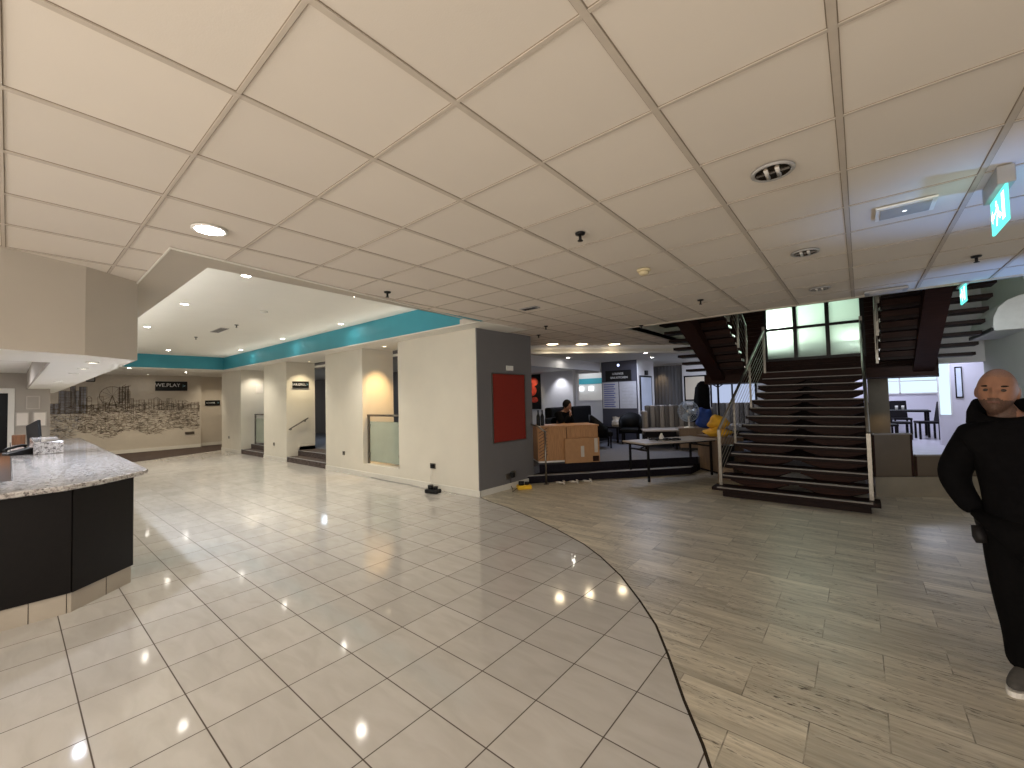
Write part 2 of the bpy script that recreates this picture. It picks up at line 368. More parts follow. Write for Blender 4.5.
def tag(o, label, cat, group=None):
    o['label'] = label; o['category'] = cat
    if group: o['group'] = group
    return o
def thing(name, label, cat, loc=(0, 0, 0), rz=0, group=None):
    o = bpy.data.objects.new(name, None); C.objects.link(o); o.empty_display_size = .1
    o.location = loc; o.rotation_euler = (0, 0, rz)
    return tag(o, label, cat, group)
def struct(name, mb, m, label, cat, bevel=0):
    o = mb.build(name, m, None, bevel); o['kind'] = 'structure'; o['label'] = label; o['category'] = cat
    return o
def dup(root, loc, rz=None, label=None, group=None, scale=None):
    r = root.copy(); C.objects.link(r); r.location = loc
    if rz is not None: r.rotation_euler = (0, 0, rz)
    if label: r['label'] = label
    if group: r['group'] = group
    for ch in list(root.children):
        c = ch.copy(); C.objects.link(c); c.parent = r
        for g in list(ch.children):
            d = g.copy(); C.objects.link(d); d.parent = c
    return r
def text(name, body, size, parent, loc, rot, m, label=None):
    cu = bpy.data.curves.new(name, 'FONT'); cu.body = body; cu.size = size; cu.extrude = .001
    cu.align_x = 'CENTER'; cu.align_y = 'CENTER'; cu.materials.append(m)
    tmp = bpy.data.objects.new(name, cu); C.objects.link(tmp)
    me = bpy.data.meshes.new_from_object(tmp.evaluated_get(bpy.context.evaluated_depsgraph_get())); bpy.data.objects.remove(tmp); bpy.data.curves.remove(cu)
    o = bpy.data.objects.new(name, me); C.objects.link(o); o.parent = parent; o.location = loc; o.rotation_euler = rot
    return o
def light(name, kind, loc, energy, col=(1, 1, 1), size=.1, target=None, spot=None, blend=.6, sy=None):
    d = bpy.data.lights.new(name, kind); d.energy = energy; d.color = col
    if kind == 'AREA':
        d.size = size
        if sy: d.shape = 'RECTANGLE'; d.size_y = sy
    else: d.shadow_soft_size = size
    if spot: d.spot_size = math.radians(spot); d.spot_blend = blend
    o = bpy.data.objects.new(name, d); C.objects.link(o); o.location = loc
    if target is not None:
        o.rotation_euler = (Vector(target) - Vector(loc)).to_track_quat('-Z', 'Y').to_euler()
    return o

# ------------------------------------------------------------------ FLOORS
curve = [(-4.95, 5.05), (-4.69, 4.95), (-4.1, 4.79), (-3.45, 4.56), (-2.97, 4.36), (-2.42, 4.09), (-2.1, 3.87), (-1.73, 3.56), (-1.41, 3.22), (-1.18, 2.95),
         (-1.0, 2.67), (-.79, 2.32), (-.63, 2.08), (-.5, 1.85), (-.3, 1.3), (-.12, .6), (0, -.3), (.05, -3.5)]
struct('floor', MB().prism([(-13.6, -3.5), (-13.6, .9), (-16.2, .9), (-16.9, 2.46), (-18.25, 5.08), (-4.95, 5.08)] + curve, -.06, 0), M['tiles'], 'cream polished tiled floor laid across the lobby', 'floor')
struct('floor', MB().prism(curve + [(6, -3.5), (6, 12.0), (-5.0, 12.0)], -.06, 0), M['travertine'], 'grey beige travertine plank floor in front of the staircase', 'floor')
jb = MB()
for a, b in zip(curve[:-1], curve[1:]): jb.bar((*a, .0), (*b, .0), .016, .002)
struct('trim_1', jb, M['joint'], 'thin dark curved joint between tiles and travertine', 'floor trim')
struct('floor', MB().prism([(-13.6, .9), (-16.2, .9), (-16.9, 2.46), (-18.25, 5.08), (-18.25, 5.9), (-21.2, 5.9), (-21.2, -.5), (-13.6, -.5)], -.06, .004), M['brown_carpet'], 'dark brown carpet strip below the skyline mural', 'carpet floor')
# raised lounge: two splayed steps (c = -.755x+.655y)
def yc(c, x): return (c + .755 * x) / .655
struct('floor', MB().prism([(-4.98, yc(7.9, -4.98)), (-2.72, yc(7.9, -2.72)), (-2.72, yc(8.3, -2.72)), (-4.98, yc(8.3, -4.98))], 0, .14), M['dark_carpet'], 'lower dark carpeted step up to the lounge', 'step')
struct('trim_2', MB().prism([(-4.98, yc(7.895, -4.98)), (-2.72, yc(7.895, -2.72)), (-2.72, yc(8.0, -2.72)), (-4.98, yc(8.0, -4.98))], .135, .146), M['step_nose'], 'grey nosing along the lower lounge step', 'step trim')
struct('floor', MB().prism([(-4.98, yc(8.21, -4.98)), (-2.72, yc(8.21, -2.72)), (-2.72, 10.2), (-.0, 10.2), (.0, 12.4), (-2, 15.2), (-22, 15.2), (-22, 5.86), (-7.2, 5.86), (-7.2, 6.48), (-4.98, 6.48)], 0, .288), M['grey_carpet'], 'raised slate grey carpeted lounge floor', 'carpet floor')
struct('floor', MB().prism([(-4.98, yc(8.205, -4.98)), (-2.72, yc(8.205, -2.72)), (-2.72, yc(8.24, -2.72)), (-4.98, yc(8.24, -4.98))], .14, .293), M['dark_carpet'], 'upper dark carpeted riser of the lounge step', 'step')
dn = [(.12, 8.44), (2.0, 9.68)]
struct('floor', MB().prism([(.12, 8.46), (2.0, 9.70), (4.5, 11.5), (4.5, 18.6), (-1.9, 18.6), (-1.9, 15.25), (.02, 12.35), (.02, 8.6)], 0, .288), M['dine_floor'], 'raised glossy dining room floor right of the stairs', 'floor')
struct('trim_3', MB().prism([(.12, 8.43), (2.0, 9.67), (2.0, 9.71), (.12, 8.47)], 0, .30), M['low_base'], 'olive brown plinth edge of the dining floor', 'floor trim')

# ------------------------------------------------------------------ CEILINGS
main = [(6, -3.5), (6, 7.08), (-3.2, 7.08), (-3.2, 10.74), (-6.3, 7.166), (-6.3, 6.5), (-4.96, 6.5), (-4.96, 5.0), (-4.96, 4.68), (-4.53, 4.62), (-3.99, .77), (-5.35, .79), (-5.05, .41), (-4.85, -.05), (-4.8, -3.5)]
struct('ceiling', MB().prism(main, CZ + .006, CZ + .09), M['ceiling_tile'], 'suspended ceiling of square beige tiles', 'ceiling')
def clip(poly, axis, val):
    out = []
    for i in range(len(poly)):
        a, b = poly[i], poly[(i + 1) % len(poly)]
        if (a[axis] - val) * (b[axis] - val) < 0:
            t = (val - a[axis]) / (b[axis] - a[axis]); out.append(a[1 - axis] + t * (b[1 - axis] - a[1 - axis]))
    out.sort(); return list(zip(out[::2], out[1::2]))
tb = MB()
for i in range(-12, 12):
    x = CX + i * CW
    for y0, y1 in clip(main, 0, x):
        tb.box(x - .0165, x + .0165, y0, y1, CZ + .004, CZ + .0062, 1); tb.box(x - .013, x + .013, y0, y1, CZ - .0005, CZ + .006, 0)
for j in range(-9, 17):
    y = CY + j * CH
    for x0, x1 in clip(main, 1, y):
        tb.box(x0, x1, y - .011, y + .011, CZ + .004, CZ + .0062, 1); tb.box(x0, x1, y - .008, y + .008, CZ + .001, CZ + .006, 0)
struct('ceiling', tb, [M['tbar'], M['tgap_shade']], 'grid of painted bars between the ceiling tiles', 'ceiling grid')
# perimeter of the coffer
mg = MB()
mg.prism([(-3.99, .77), (-4.53, 4.62), (-4.5, 4.66), (-4.46, 3.63), (-4.34, 1.1), (-17.0, 1.1), (-17.0, .79), (-5.35, .79)], CZ - .004, CZ + .05)
struct('ceiling', mg, M['ceil_band'], 'beige margin around the raised ceiling recess', 'ceiling margin')
ed = MB()
for a, b in (((-3.99, .77), (-4.53, 4.62)), ((-5.35, .785), (-3.99, .775))): ed.bar((*a, CZ - .006), (*b, CZ - .004), .012, .012)
struct('trim_4', ed, M['skirting'], 'white edge trim where tiles meet the ceiling recess', 'ceiling trim')
struct('ceiling', MB().box(-16.7, -3.6, .8, 4.75, 3.27, 3.33), M['ceil_white'], 'smooth white raised ceiling of the lobby recess', 'ceiling')
cf = MB(); ZT = 3.28
cf.box(-16.75, -4.5, 4.68, 4.72, CZ - .003, ZT); cf.box(-16.72, -16.66, 1.05, 4.72, CZ - .003, ZT)
cf.box(-16.72, -4.3, 1.06, 1.1, CZ, ZT)
cf.add([(-4.34, 1.06, CZ), (-4.5, 4.7, CZ), (-4.5, 4.7, ZT), (-4.34, 1.06, ZT), (-4.30, 1.06, CZ), (-4.46, 4.7, CZ), (-4.46, 4.7, ZT), (-4.30, 1.06, ZT)], [(0, 1, 2, 3), (7, 6, 5, 4), (0, 3, 7, 4), (1, 5, 6, 2), (3, 2, 6, 7), (0, 4, 5, 1)])
struct('wall_recess', cf, M['teal'], 'teal painted band round the ceiling recess', 'ceiling band')
struct('trim_5', MB().box(-16.66, -4.5, 4.664, 4.68, CZ - .012, CZ + .012).box(-16.66, -16.64, 1.1, 4.68, CZ - .012, CZ + .012), M['skirting'], 'thin white bead under the teal band', 'ceiling trim')
struct('ceiling', MB().box(-21.2, -4.5, 4.69, 5.86, CZ - .003, CZ + .05).box(-21.2, -16.7, .79, 4.7, CZ - .003, CZ + .05), M['ceil_white'], 'white soffit above the lobby openings and mural', 'ceiling')
struct('trim_11', MB().box(-22, -7.2, 5.865, 5.9, 2.66, 2.86), M['grey_paint'], 'dark header over the inner side of the openings', 'header')
# lounge ceilings
struct('ceiling', MB().box(-22, -6.3, 5.86, 15.2, 2.70, 2.76).prism([(-6.3, 7.166), (-3.2, 10.74), (-3.2, 15.2), (-6.3, 15.2)], 2.70, 2.76), M['ceil_white'], 'smooth white lounge ceiling', 'ceiling')
struct('ceiling', MB().prism([(-6.3, 7.166), (-3.2, 10.74), (-3.2, 10.80), (-6.3, 7.226)], 2.66, 2.86), M['plaster_cool'], 'shallow bulkhead where tiles meet the lounge ceiling', 'ceiling bulkhead')
struct('ceiling', MB().box(-6.45, -6.27, 6.5, 11.9, 2.43, 2.705), M['plaster_cool'], 'beam over the lounge alcove', 'ceiling beam')
struct('ceiling', MB().box(-3.2, 4.5, 12.2, 18.6, 2.70, 2.76), M['ceil_white'], 'white dining room ceiling', 'ceiling')
struct('ceiling', MB().box(-3.3, 4.5, 6.9, 18, 5.0, 5.1), M['ceil_white'], 'upper ceiling above the stairwell', 'ceiling')
struct('trim_6', MB().box(-3.2, 2.0, 7.07, 7.12, CZ - .01, 3.3).box(-3.26, -3.2, 7.07, 10.76, CZ - .005, 3.3), M['ceil_band'], 'plaster edge of the stairwell opening', 'ceiling trim')
struct('wall_stairwell', MB().box(-3.30, -3.24, 7.0, 12.2, 3.3, 5.0).box(-3.3, 2, 6.9, 7.05, 3.3, 5.0), M['green_wall'], 'pale upper walls around the stairwell', 'wall')

# ------------------------------------------------------------------ LEFT WHITE WALL
wl = MB(); WT = CZ + .01
wl.box(-7.2, -4.975, 5.05, 6.56, 0, WT)
wl.box(-8.55, -7.2, 5.05, 5.35, 0, .27)
wl.box(-10.25, -8.55, 5.05, 5.86, 0, WT)
wl.box(-14.2, -12.55, 5.05, 5.86, 0, WT)
wl.box(-18.2, -16.2, 5.05, 5.86, 0, WT)
struct('wall_left', wl, M['plaster'], 'cream plaster wall with openings to the lounge', 'wall')
struct('wall_pillar', MB().box(-4.975, -4.95, 5.052, 6.56, 0, WT), M['grey_paint'], 'dark grey painted face of the wall end', 'wall')
sk = MB()
for x0, x1 in ((-7.2, -4.935), (-8.55, -7.2), (-10.25, -8.55), (-14.2, -12.55), (-18.2, -16.2)): sk.box(x0, x1, 5.035, 5.05, 0, .1)
sk.box(-4.95, -4.935, 5.036, 6.57, 0, .1); sk.box(-12.565, -12.55, 5.4, 5.86, .29, .39)
struct('baseboard_left', sk, M['skirting'], 'white skirting along the cream wall and grey face', 'skirting')
st = MB()
for x0, x1 in ((-12.55, -10.25), (-16.2, -14.2)):
    st.box(x0, x1, 5.06, 5.36, 0, .14); st.box(x0, x1, 5.36, 5.9, 0, .29)
struct('floor', st, M['step_carpet'], 'mottled carpet steps in the wall openings', 'steps')
sn = MB()
for x0, x1 in ((-12.55, -10.25), (-16.2, -14.2)):
    sn.box(x0, x1, 5.05, 5.09, .135, .148); sn.box(x0, x1, 5.35, 5.39, .285, .298)
struct('trim_7', sn, M['step_nose'], 'grey nosings of the carpeted steps', 'step trim')

def balustrade(x0, x1, y, z0, h, label):
    t = thing('glass_balustrade', label, 'balustrade', ((x0 + x1) / 2, y, z0)); w = (x1 - x0) / 2
    for s in (-1, 1):
        MB().box(s * (w - .035) - .022, s * (w - .035) + .022, -.022, .022, 0, h).build('post', M['steel'], t, .004)
        for z in (.2, h - .22): MB().box(s * (w - .035) - s * .06 - .025, s * (w - .035) - s * .06 + .025, -.025, .025, z, z + .05).build('clamp', M['steel'], t, .004)
    MB().tube([(-w, 0, h + .015), (w, 0, h + .015)], .024, 10).build('handrail', M['steel_dark'], t)
    MB().box(-w + .10, w - .10, -.006, .006, .06, h - .12).build('glass_panel', M['glass_rail'], t)
    return t
balustrade(-8.52, -7.23, 5.16, .27, 1.05, 'frosted glass balustrade with steel posts in the warm lit wall opening')
balustrade(-16.13, -14.9, 5.46, .29, 1.0, 'frosted glass balustrade above the farthest carpeted steps')
t = thing('wall_handrail', 'short sloping dark handrail fixed to the white wall beside carpeted steps', 'handrail', (-12.55, 5.35, 1.05))
MB().tube([(.08, -.27, -.14), (.08, .27, .16)], .018, 10).build('rail', M['steel_dark'], t)
for q in (-.2, .2): MB().tube([(.0, q, q * .55 - .05), (.06, q, q * .55 - .04), (.08, q, q * .55)], .01, 8).build('bracket', M['black_metal'], t)

# far mural wall, recess wall
struct('wall_mural', MB().box(-20.8, -20.5, -.5, 4.98, 0, WT), M['mural_wall'], 'stone coloured far wall carrying the skyline mural', 'wall')
struct('wall_far', MB().box(-21.2, -20.9, 4.9, 6.0, 0, WT), M['mural_wall'], 'recessed far wall beside the mural', 'wall')
struct('baseboard_far', MB().box(-20.5, -20.48, -.5, 4.98, 0, .13).box(-20.9, -20.88, 4.98, 5.9, 0, .13), M['skirting'], 'white skirting under the mural', 'skirting')
struct('wall_end', MB().box(-21.2, -18.2, 5.85, 5.95, 0, WT), M['mural_wall'], 'end wall of the recess beyond the openings', 'wall')

# mural
mu = MB(); X = -20.49
def seg(y0, z0, y1, z1, w, mi):
    d = Vector((0, y1 - y0, z1 - z0)); nrm = Vector((0, -d.z, d.y)).normalized() * w / 2
    a, b = Vector((X, y0, z0)), Vector((X, y1, z1)); mu.quad(a - nrm, b - nrm, b + nrm, a + nrm, mi)
def rect(y0, y1, z0, z1, w=.012, mi=0):
    seg(y0, z0, y0, z1, w, mi); seg(y1, z0, y1, z1, w, mi); seg(y0, z1, y1, z1, w, mi); seg(y0, z0, y1, z0, w, mi)
rg = random.Random(3)
y = .72                                               # dark towers on the left
while y < 1.6:
    w = rg.uniform(.09, .2); top = rg.uniform(1.7, 2.15) if y < 1.05 else rg.uniform(2.2, 2.5)
    mu.quad((X - .003, y, 1.5), (X - .003, y + w * .9, 1.5), (X - .003, y + w * .9, top), (X - .003, y, top), 1); rect(y, y + w, 1.5, top, .012, 0)
    for k in range(9, int((top - 1) / .055)):
        if rg.random() < .75: seg(y + .01, 1 + k * .055, y + w - .01, 1 + k * .055, rg.uniform(.006, .014), 0)
    for k in range(3): q = y + w * rg.random(); seg(q, 1.5, q, top, rg.uniform(.006, .012), 0)
    y += w * .8
def skyline(y):
    if y < 2.0: return 1.98 + .12 * math.sin(y * 23)
    if y < 2.45: return 1.9
    if y < 2.85: return 2.3 if 2.5 < y < 2.8 else 2.05
    return 2.02 - .1 * (y - 2.85) + .05 * math.sin(y * 15)
y = 1.55
while y < 4.9:
    w = min(rg.uniform(.07, .2), 4.93 - y); top = skyline(y) - rg.uniform(0, .12)
    rect(y, y + w, 1.55, top, .008)
    for k in range(rg.randint(2, 5)): z = rg.uniform(1.5, top); seg(y, z, y + w, z, .007, 0)
    for k in range(rg.randint(1, 4)): q = y + w * rg.random(); seg(q, 1.6, q, top, .007, 0)
    if rg.random() < .3: seg(y, top, y + w / 2, top + .08, .01, 0); seg(y + w / 2, top + .08, y + w, top, .01, 0)
    y += w * .85
cw = (2.36, 2.08); R_ = .33                               # observation wheel
for k in range(36):
    a, b = 2 * PI * k / 36, 2 * PI * (k + 1) / 36
    seg(cw[0] + R_ * math.cos(a), cw[1] + R_ * math.sin(a), cw[0] + R_ * math.cos(b), cw[1] + R_ * math.sin(b), .014, 0)
    if k % 3 == 0: seg(*cw, cw[0] + R_ * math.cos(a), cw[1] + R_ * math.sin(a), .006, 0)
seg(cw[0], cw[1], cw[0] - .14, 1.6, .02, 0); seg(cw[0], cw[1], cw[0] + .14, 1.6, .02, 0)
for y in (2.55, 2.63, 2.7, 2.78): seg(y, 1.8, y, 2.35 + .15 * rg.random(), .022, 0)
for k in range(10): seg(2.5, 1.85 + k * .05, 2.82, 1.85 + k * .05, .014, 0)
for k in range(6): a = rg.uniform(2.5, 2.7); seg(a, 2.36, a + .16, 2.36 + rg.uniform(-.05, .16), .012, 0)
for k in range(2600):                                  # the maze of roofs and streets below
    y = rg.uniform(.75, 4.9); base = .72 + .12 * math.sin(y * 5) + (.12 if y > 4.4 else 0)
    z = rg.uniform(base, 1.78); L = rg.uniform(.03, .16); a = rg.choice((0, 0, .35, -.35, .7, -.6, .15, -.15, PI / 2))
    seg(y, z, min(4.92, y + L * math.cos(a)), z + L * math.sin(a), rg.uniform(.005, .011), 1 if y < 1.5 and rg.random() < .5 else 0)
tag(mu.build('skyline_mural', [M['ink'], M['ink_blue']]), 'ink line city skyline mural with observation wheel on the far wall', 'mural')

def sign(loc, rz, w, h, lines, label, arrow=None, size=None):
    t = thing('wall_sign', label, 'sign', loc, rz)        # local +x right, faces -y
    MB().box(-w / 2, w / 2, -.03, 0, -h / 2, h / 2).build('panel', M['black'], t, .004)
    for k, (s, dz, sz, dx) in enumerate(lines):
        text('lettering', s, sz, t, (dx, -.032, dz), (PI / 2, 0, 0), M['sign_text'])
    if arrow: text('arrow', '>', arrow[1], t, (arrow[0], -.032, 0), (PI / 2, 0, 0), M['sign_cyan'])
    return t
sign((-20.49, 4.03, 2.44), PI / 2, .98, .36, [('WE.PLAY', .03, .19, -.12)], 'large black sign with white lettering and arrow above the mural', (.38, .2))
sign((-20.89, 5.47, 1.76), PI / 2, .52, .22, [('ROOMS', 0, .09, -.08)], 'small black sign with faint lettering on the recess beside the mural', (.19, .12))
sign((-12.54, 5.44, 2.19), PI / 2, .46, .19, [('BAR.GRILL', 0, .086, -.06)], 'black sign with white lettering over the sloping handrail', (.18, .12))
t = thing('wall_speaker', 'small black box fixed high on the far wall above the mural', 'speaker', (-20.5, 1.8, 2.66))
MB().box(0, .16, -.11, .11, -.08, .08).build('case', M['black'], t, .01)
MB().box(.16, .165, -.09, .09, -.06, .06).build('grille', M['grey_plastic'], t)
tag(MB().box(-20.5, -20.47, 4.45, 4.75, .54, .64).build('socket_plate', M['steel_dark'], bevel=.004), 'dark twin socket plate low on the mural wall', 'socket')
tag(MB().box(-16.199, -16.19, 5.5, 5.74, 2.05, 2.35).build('notice', M['paper'], bevel=.002), 'white paper notice on the side wall of the farthest opening', 'notice')

def socket(x, z, label, dark=False):
    t = thing('wall_socket', label, 'socket', (x, 5.05, z))
    MB().box(-.05, .05, -.012, 0, -.045, .045).build('face_plate', M['steel'], t, .003)
    MB().box(-.016, .016, -.015, -.012, -.005, .018).build('insert', M['black'], t)
    return t
socket(-9.38, .45, 'steel wall socket on the pillar left of the glass balustrade opening')
socket(-13.43, .46, 'steel wall socket on the pillar between the two stepped openings')
socket(-17.4, .5, 'steel wall socket on the farthest stretch of cream wall')
def adapter(loc, rz, m, label):
    t = thing('power_adapter', label, 'power adapter', loc, rz)
    MB().box(-.13, .13, -.08, .08, 0, .075).build('body', m, t, .02)
    MB().cyl((-.05, 0, .07), (-.05, 0, .14), .05, 14).cyl((.055, .01, .07), (.055, .01, .12), .04, 14).build('knob', M['black'], t)
    return t
t = thing('wall_socket', 'steel wall socket with a black plug and hanging white cable', 'socket', (-6.15, 5.05, .42))
MB().box(-.075, .075, -.012, 0, -.05, .05).build('face_plate', M['steel'], t, .003)
MB().box(-.01, .06, -.06, -.012, -.035, .035).build('plug', M['black'], t, .008)
adapter((-5.86, 4.8, 0), .2, M['black'], 'black power adapter on the floor by the cream wall')
cb = MB(); pts = [(-6.12, 5.0, .4), (-6.1, 4.97, .3), (-6.13, 4.96, .2), (-6.06, 4.95, .1), (-5.95, 4.9, .02), (-5.8, 4.95, .012)]
cb.tube(pts, .006, 6)
cb.tube([(-5.75 + .02 * i + .09 * math.cos(i * .9), 4.86 + .07 * math.sin(i * .9), .012) for i in range(16)], .005, 6)
tag(cb.build('cable', M['cable_white']), 'white cable hanging and coiled beside the black adapter', 'cable')
tag(MB().tube([(-8.2, 5.02, .01), (-7.4, 4.98, .01), (-6.7, 5.0, .01), (-5.95, 4.83, .02)], .006, 6).build('cable', M['grey_plastic']), 'grey cable running along the foot of the cream wall', 'cable')

# grey wall end: notice board, thermostat, sockets
t = thing('pin_board', 'red felt pin board with silver frame on the dark grey wall end', 'notice board', (-4.95, 5.86, 1.47), PI / 2)
W, Hh = .93, 1.235
MB().box(-W / 2 + .012, W / 2 - .012, -.014, 0, -Hh / 2 + .012, Hh / 2 - .012).build('felt', M['red_felt'], t)
fr = MB()
for x in (-W / 2, W / 2 - .014): fr.box(x, x + .014, -.022, 0, -Hh / 2, Hh / 2)
for z in (-Hh / 2, Hh / 2 - .014): fr.box(-W / 2 + .014, W / 2 - .014, -.022, 0, z, z + .014)
fr.build('frame', M['steel'], t)
t = thing('wall_switch', 'small white twin control plate above the red pin board', 'thermostat', (-4.95, 5.89, 2.19), PI / 2)
MB().box(-.095, .0, -.02, 0, -.045, .045).build('plate', M['white_plastic'], t, .004)
MB().box(.004, .095, -.02, 0, -.045, .045).build('plate', M['white_plastic'], t, .004)
t = thing('wall_socket', 'double steel socket with a black plug on the dark grey wall end', 'socket', (-4.95, 5.84, .24), PI / 2)
MB().box(-.13, -.01, -.012, 0, -.06, .04).build('face_plate', M['steel'], t, .003)
MB().box(.03, .15, -.012, 0, -.03, .07).build('face_plate', M['steel'], t, .003)
MB().box(-.02, .06, -.07, -.012, -.04, .05).build('plug', M['black'], t, .008)
adapter((-4.72, 5.95, 0), .9, M['yellow_tool'], 'yellow transformer on the floor by the dark grey wall end')
tag(MB().tube([(-4.95, 5.86, .2), (-4.95, 5.85, .05), (-4.86, 5.8, .012), (-4.72, 5.62, .012), (-4.8, 5.85, .02)], .007, 6).build('cable', M['black']), 'dark cable from the double socket to the yellow transformer', 'cable')

# ------------------------------------------------------------------ RECEPTION
bk = MB(); bp = [(-4.8, -3.5), (-4.85, -.05), (-5.05, .41), (-5.35, .79), (-17, .79), (-17, -3.5)]
ZB = 2.09
fs = [(a, b) for a, b in zip(bp[:4], bp[1:5])]
for (ax, ay), (bx, by) in fs: bk.quad((ax, ay, ZB), (bx, by, ZB), (bx, by, CZ + .02), (ax, ay, CZ + .02))
struct('wall_bulkhead', bk, M['bulk'], 'deep beige bulkhead over the reception counter', 'bulkhead')
sf = MB()
sf.prism([(-4.81, -3.5), (-4.86, -.05), (-5.06, .40), (-5.36, .78), (-6.0, .78), (-6.0, -3.5)], ZB, ZB + .03)
sf.prism([(-6.0, .25), (-6.0, .79), (-16.9, .79), (-16.9, .25)], ZB, ZB + .03)
sf.box(-16.9, -6.0, -3.5, .25, 2.42, 2.46)
struct('ceiling', sf, M['ceil_white'], 'white soffit over the reception counter', 'ceiling')
struct('trim_8', MB().box(-16.9, -6.0, .235, .255, ZB, 2.43).box(-6.02, -6.0, -3.5, .25, ZB, 2.43), M['rec_wall'], 'inner edge of the reception soffit', 'ceiling trim')
struct('wall_reception', MB().box(-13.7, -13.5, .07, .575, 0, 2.44).box(-13.7, -13.5, -3.5, -.75, 0, 2.44).box(-13.7, -13.5, -.75, .07, 2.06, 2.44), M['rec_wall'], 'taupe wall behind the reception counter', 'wall')
d = MB().box(-13.62, -13.58, -.75, .0, 0, 2.0)
struct('door_1', d, M['black_panel'], 'dark doorway behind the reception counter', 'door')
struct('trim_9', MB().box(-13.5, -13.47, -.01, .08, 0, 2.1).box(-13.5, -13.47, -.8, -.01, 2.0, 2.1), M['skirting'], 'cream architrave of the reception door', 'door trim')
def notice(y0, y1, z0, z1, m, label):
    t = thing('framed_notice', label, 'notice', (-13.5, (y0 + y1) / 2, (z0 + z1) / 2), PI / 2); w, h = y1 - y0, z1 - z0
    MB().box(-w / 2, w / 2, -.02, 0, -h / 2, h / 2).build('frame', M['frame_pale'], t, .003)
    MB().box(-w / 2 + .02, w / 2 - .02, -.023, -.019, -h / 2 + .02, h / 2 - .02).build('paper', m, t)
notice(.23, .43, 1.66, 1.94, M['rec_wall'], 'grey framed notice, highest of three behind the counter')
notice(.09, .28, 1.31, 1.6, M['paper'], 'cream paper notice beside the reception door frame')
notice(.33, .53, 1.29, 1.6, M['paper'], 'cream paper notice nearest the skyline mural')

t = thing('reception_counter', 'angled reception counter with black panels and granite worktop', 'counter', (-5.2, .3, 0))
def L(p): return (p[0] + 5.2, p[1] - .3)
base = [(-4.96, -3.0), (-4.96, .34), (-5.33, .75), (-12.6, .84), (-12.6, .35), (-5.95, .35), (-5.6, .0), (-5.6, -3.0)]
MB().prism([L(p) for p in base], .0, .16).build('plinth', M['travertine_tile'], t)
for p0, p1, fr_ in (((-4.96, .34), (-5.33, .75), (.55,)), ((-4.96, -1), (-4.96, .34), (.83, .98))):
    for f in fr_:
        q = L((p0[0] + (p1[0] - p0[0]) * f, p0[1] + (p1[1] - p0[1]) * f)); MB().box(q[0] - .002, q[0] + .002, q[1] - .002, q[1] + .002, 0, .158).build('plinth_joint', M['joint'], t)
MB().prism([L(p) for p in ((-4.945, -3.0), (-4.945, .335), (-5.0, .335), (-5.0, -3.0))], .158, .985).build('front_panel', M['black_panel'], t)
MB().prism([L(p) for p in ((-4.945, .345), (-5.32, .765), (-5.36, .73), (-4.98, .32))], .158, .985).build('front_panel', M['black_panel'], t)
MB().prism([L(p) for p in ((-5.33, .765), (-12.6, .86), (-12.6, .82), (-5.33, .725))], .158, .985).build('front_panel', M['black_panel'], t)
MB().prism([L(p) for p in ((-5.55, -3), (-5.6, 0), (-5.95, .35), (-12.6, .35), (-12.6, .40), (-5.9, .40), (-5.5, .0), (-5.5, -3))], .158, .985).build('back_panel', M['gold_wood'], t)
top = [(-4.84, -3.0), (-4.84, .0), (-4.87, .3), (-5.0, .52), (-5.3, .83), (-5.42, .885), (-12.7, .97), (-12.7, .02), (-5.66, .02), (-5.62, -3.0)]
MB().prism([L(p) for p in top], .985, 1.03).build('worktop', M['granite'], t, .012)
MB().prism([L(p) for p in ((-8.6, .22), (-8.6, .50), (-10.2, .50), (-10.2, .22))], 1.03, 1.2).build('raised_shelf', M['granite'], t, .01)
MB().prism([L(p) for p in ((-5.62, -3), (-5.62, .0), (-6.0, .3), (-12.6, .3), (-12.6, -.1), (-6.4, -.1), (-6.2, -.4), (-6.2, -3))], .80, .84).build('staff_desk', M['gold_wood'], t)
t = thing('monitor', 'black flat monitor seen edge on behind the reception counter', 'monitor', (-10.75, .29, 1.03), math.radians(155))
MB().box(-.25, .25, -.02, .02, .05, .40).build('screen', M['black'], t, .008)
MB().box(-.04, .04, .0, .05, .015, .25).build('stand', M['black'], t); MB().box(-.13, .13, -.06, .12, 0, .02).build('base', M['black'], t)
t.rotation_euler = (0, math.radians(-12), math.radians(14))
t = thing('telephone', 'black desk telephone behind the reception counter', 'telephone', (-8.9, .09, 1.031), .3)
MB().add([(-.1, -.12, 0), (.1, -.12, 0), (.1, .12, 0), (-.1, .12, 0), (-.1, -.12, .03), (.1, -.12, .03), (.1, .12, .09), (-.1, .12, .09)],
         [(0, 3, 2, 1), (4, 5, 6, 7), (0, 1, 5, 4), (1, 2, 6, 5), (2, 3, 7, 6), (3, 0, 4, 7)]).build('base', M['black'], t, .006)
MB().tube([(-.07, -.1, .06), (-.07, -.08, .085), (-.07, .06, .12), (-.07, .1, .105)], [.026, .018, .018, .026], 10).build('handset', M['black'], t)
tag(MB().box(-11.75, -11.5, .04, .2, 1.031, 1.2).build('desk_organiser', M['gold_wood'], bevel=.01), 'small orange brown wooden box behind the reception counter', 'box')

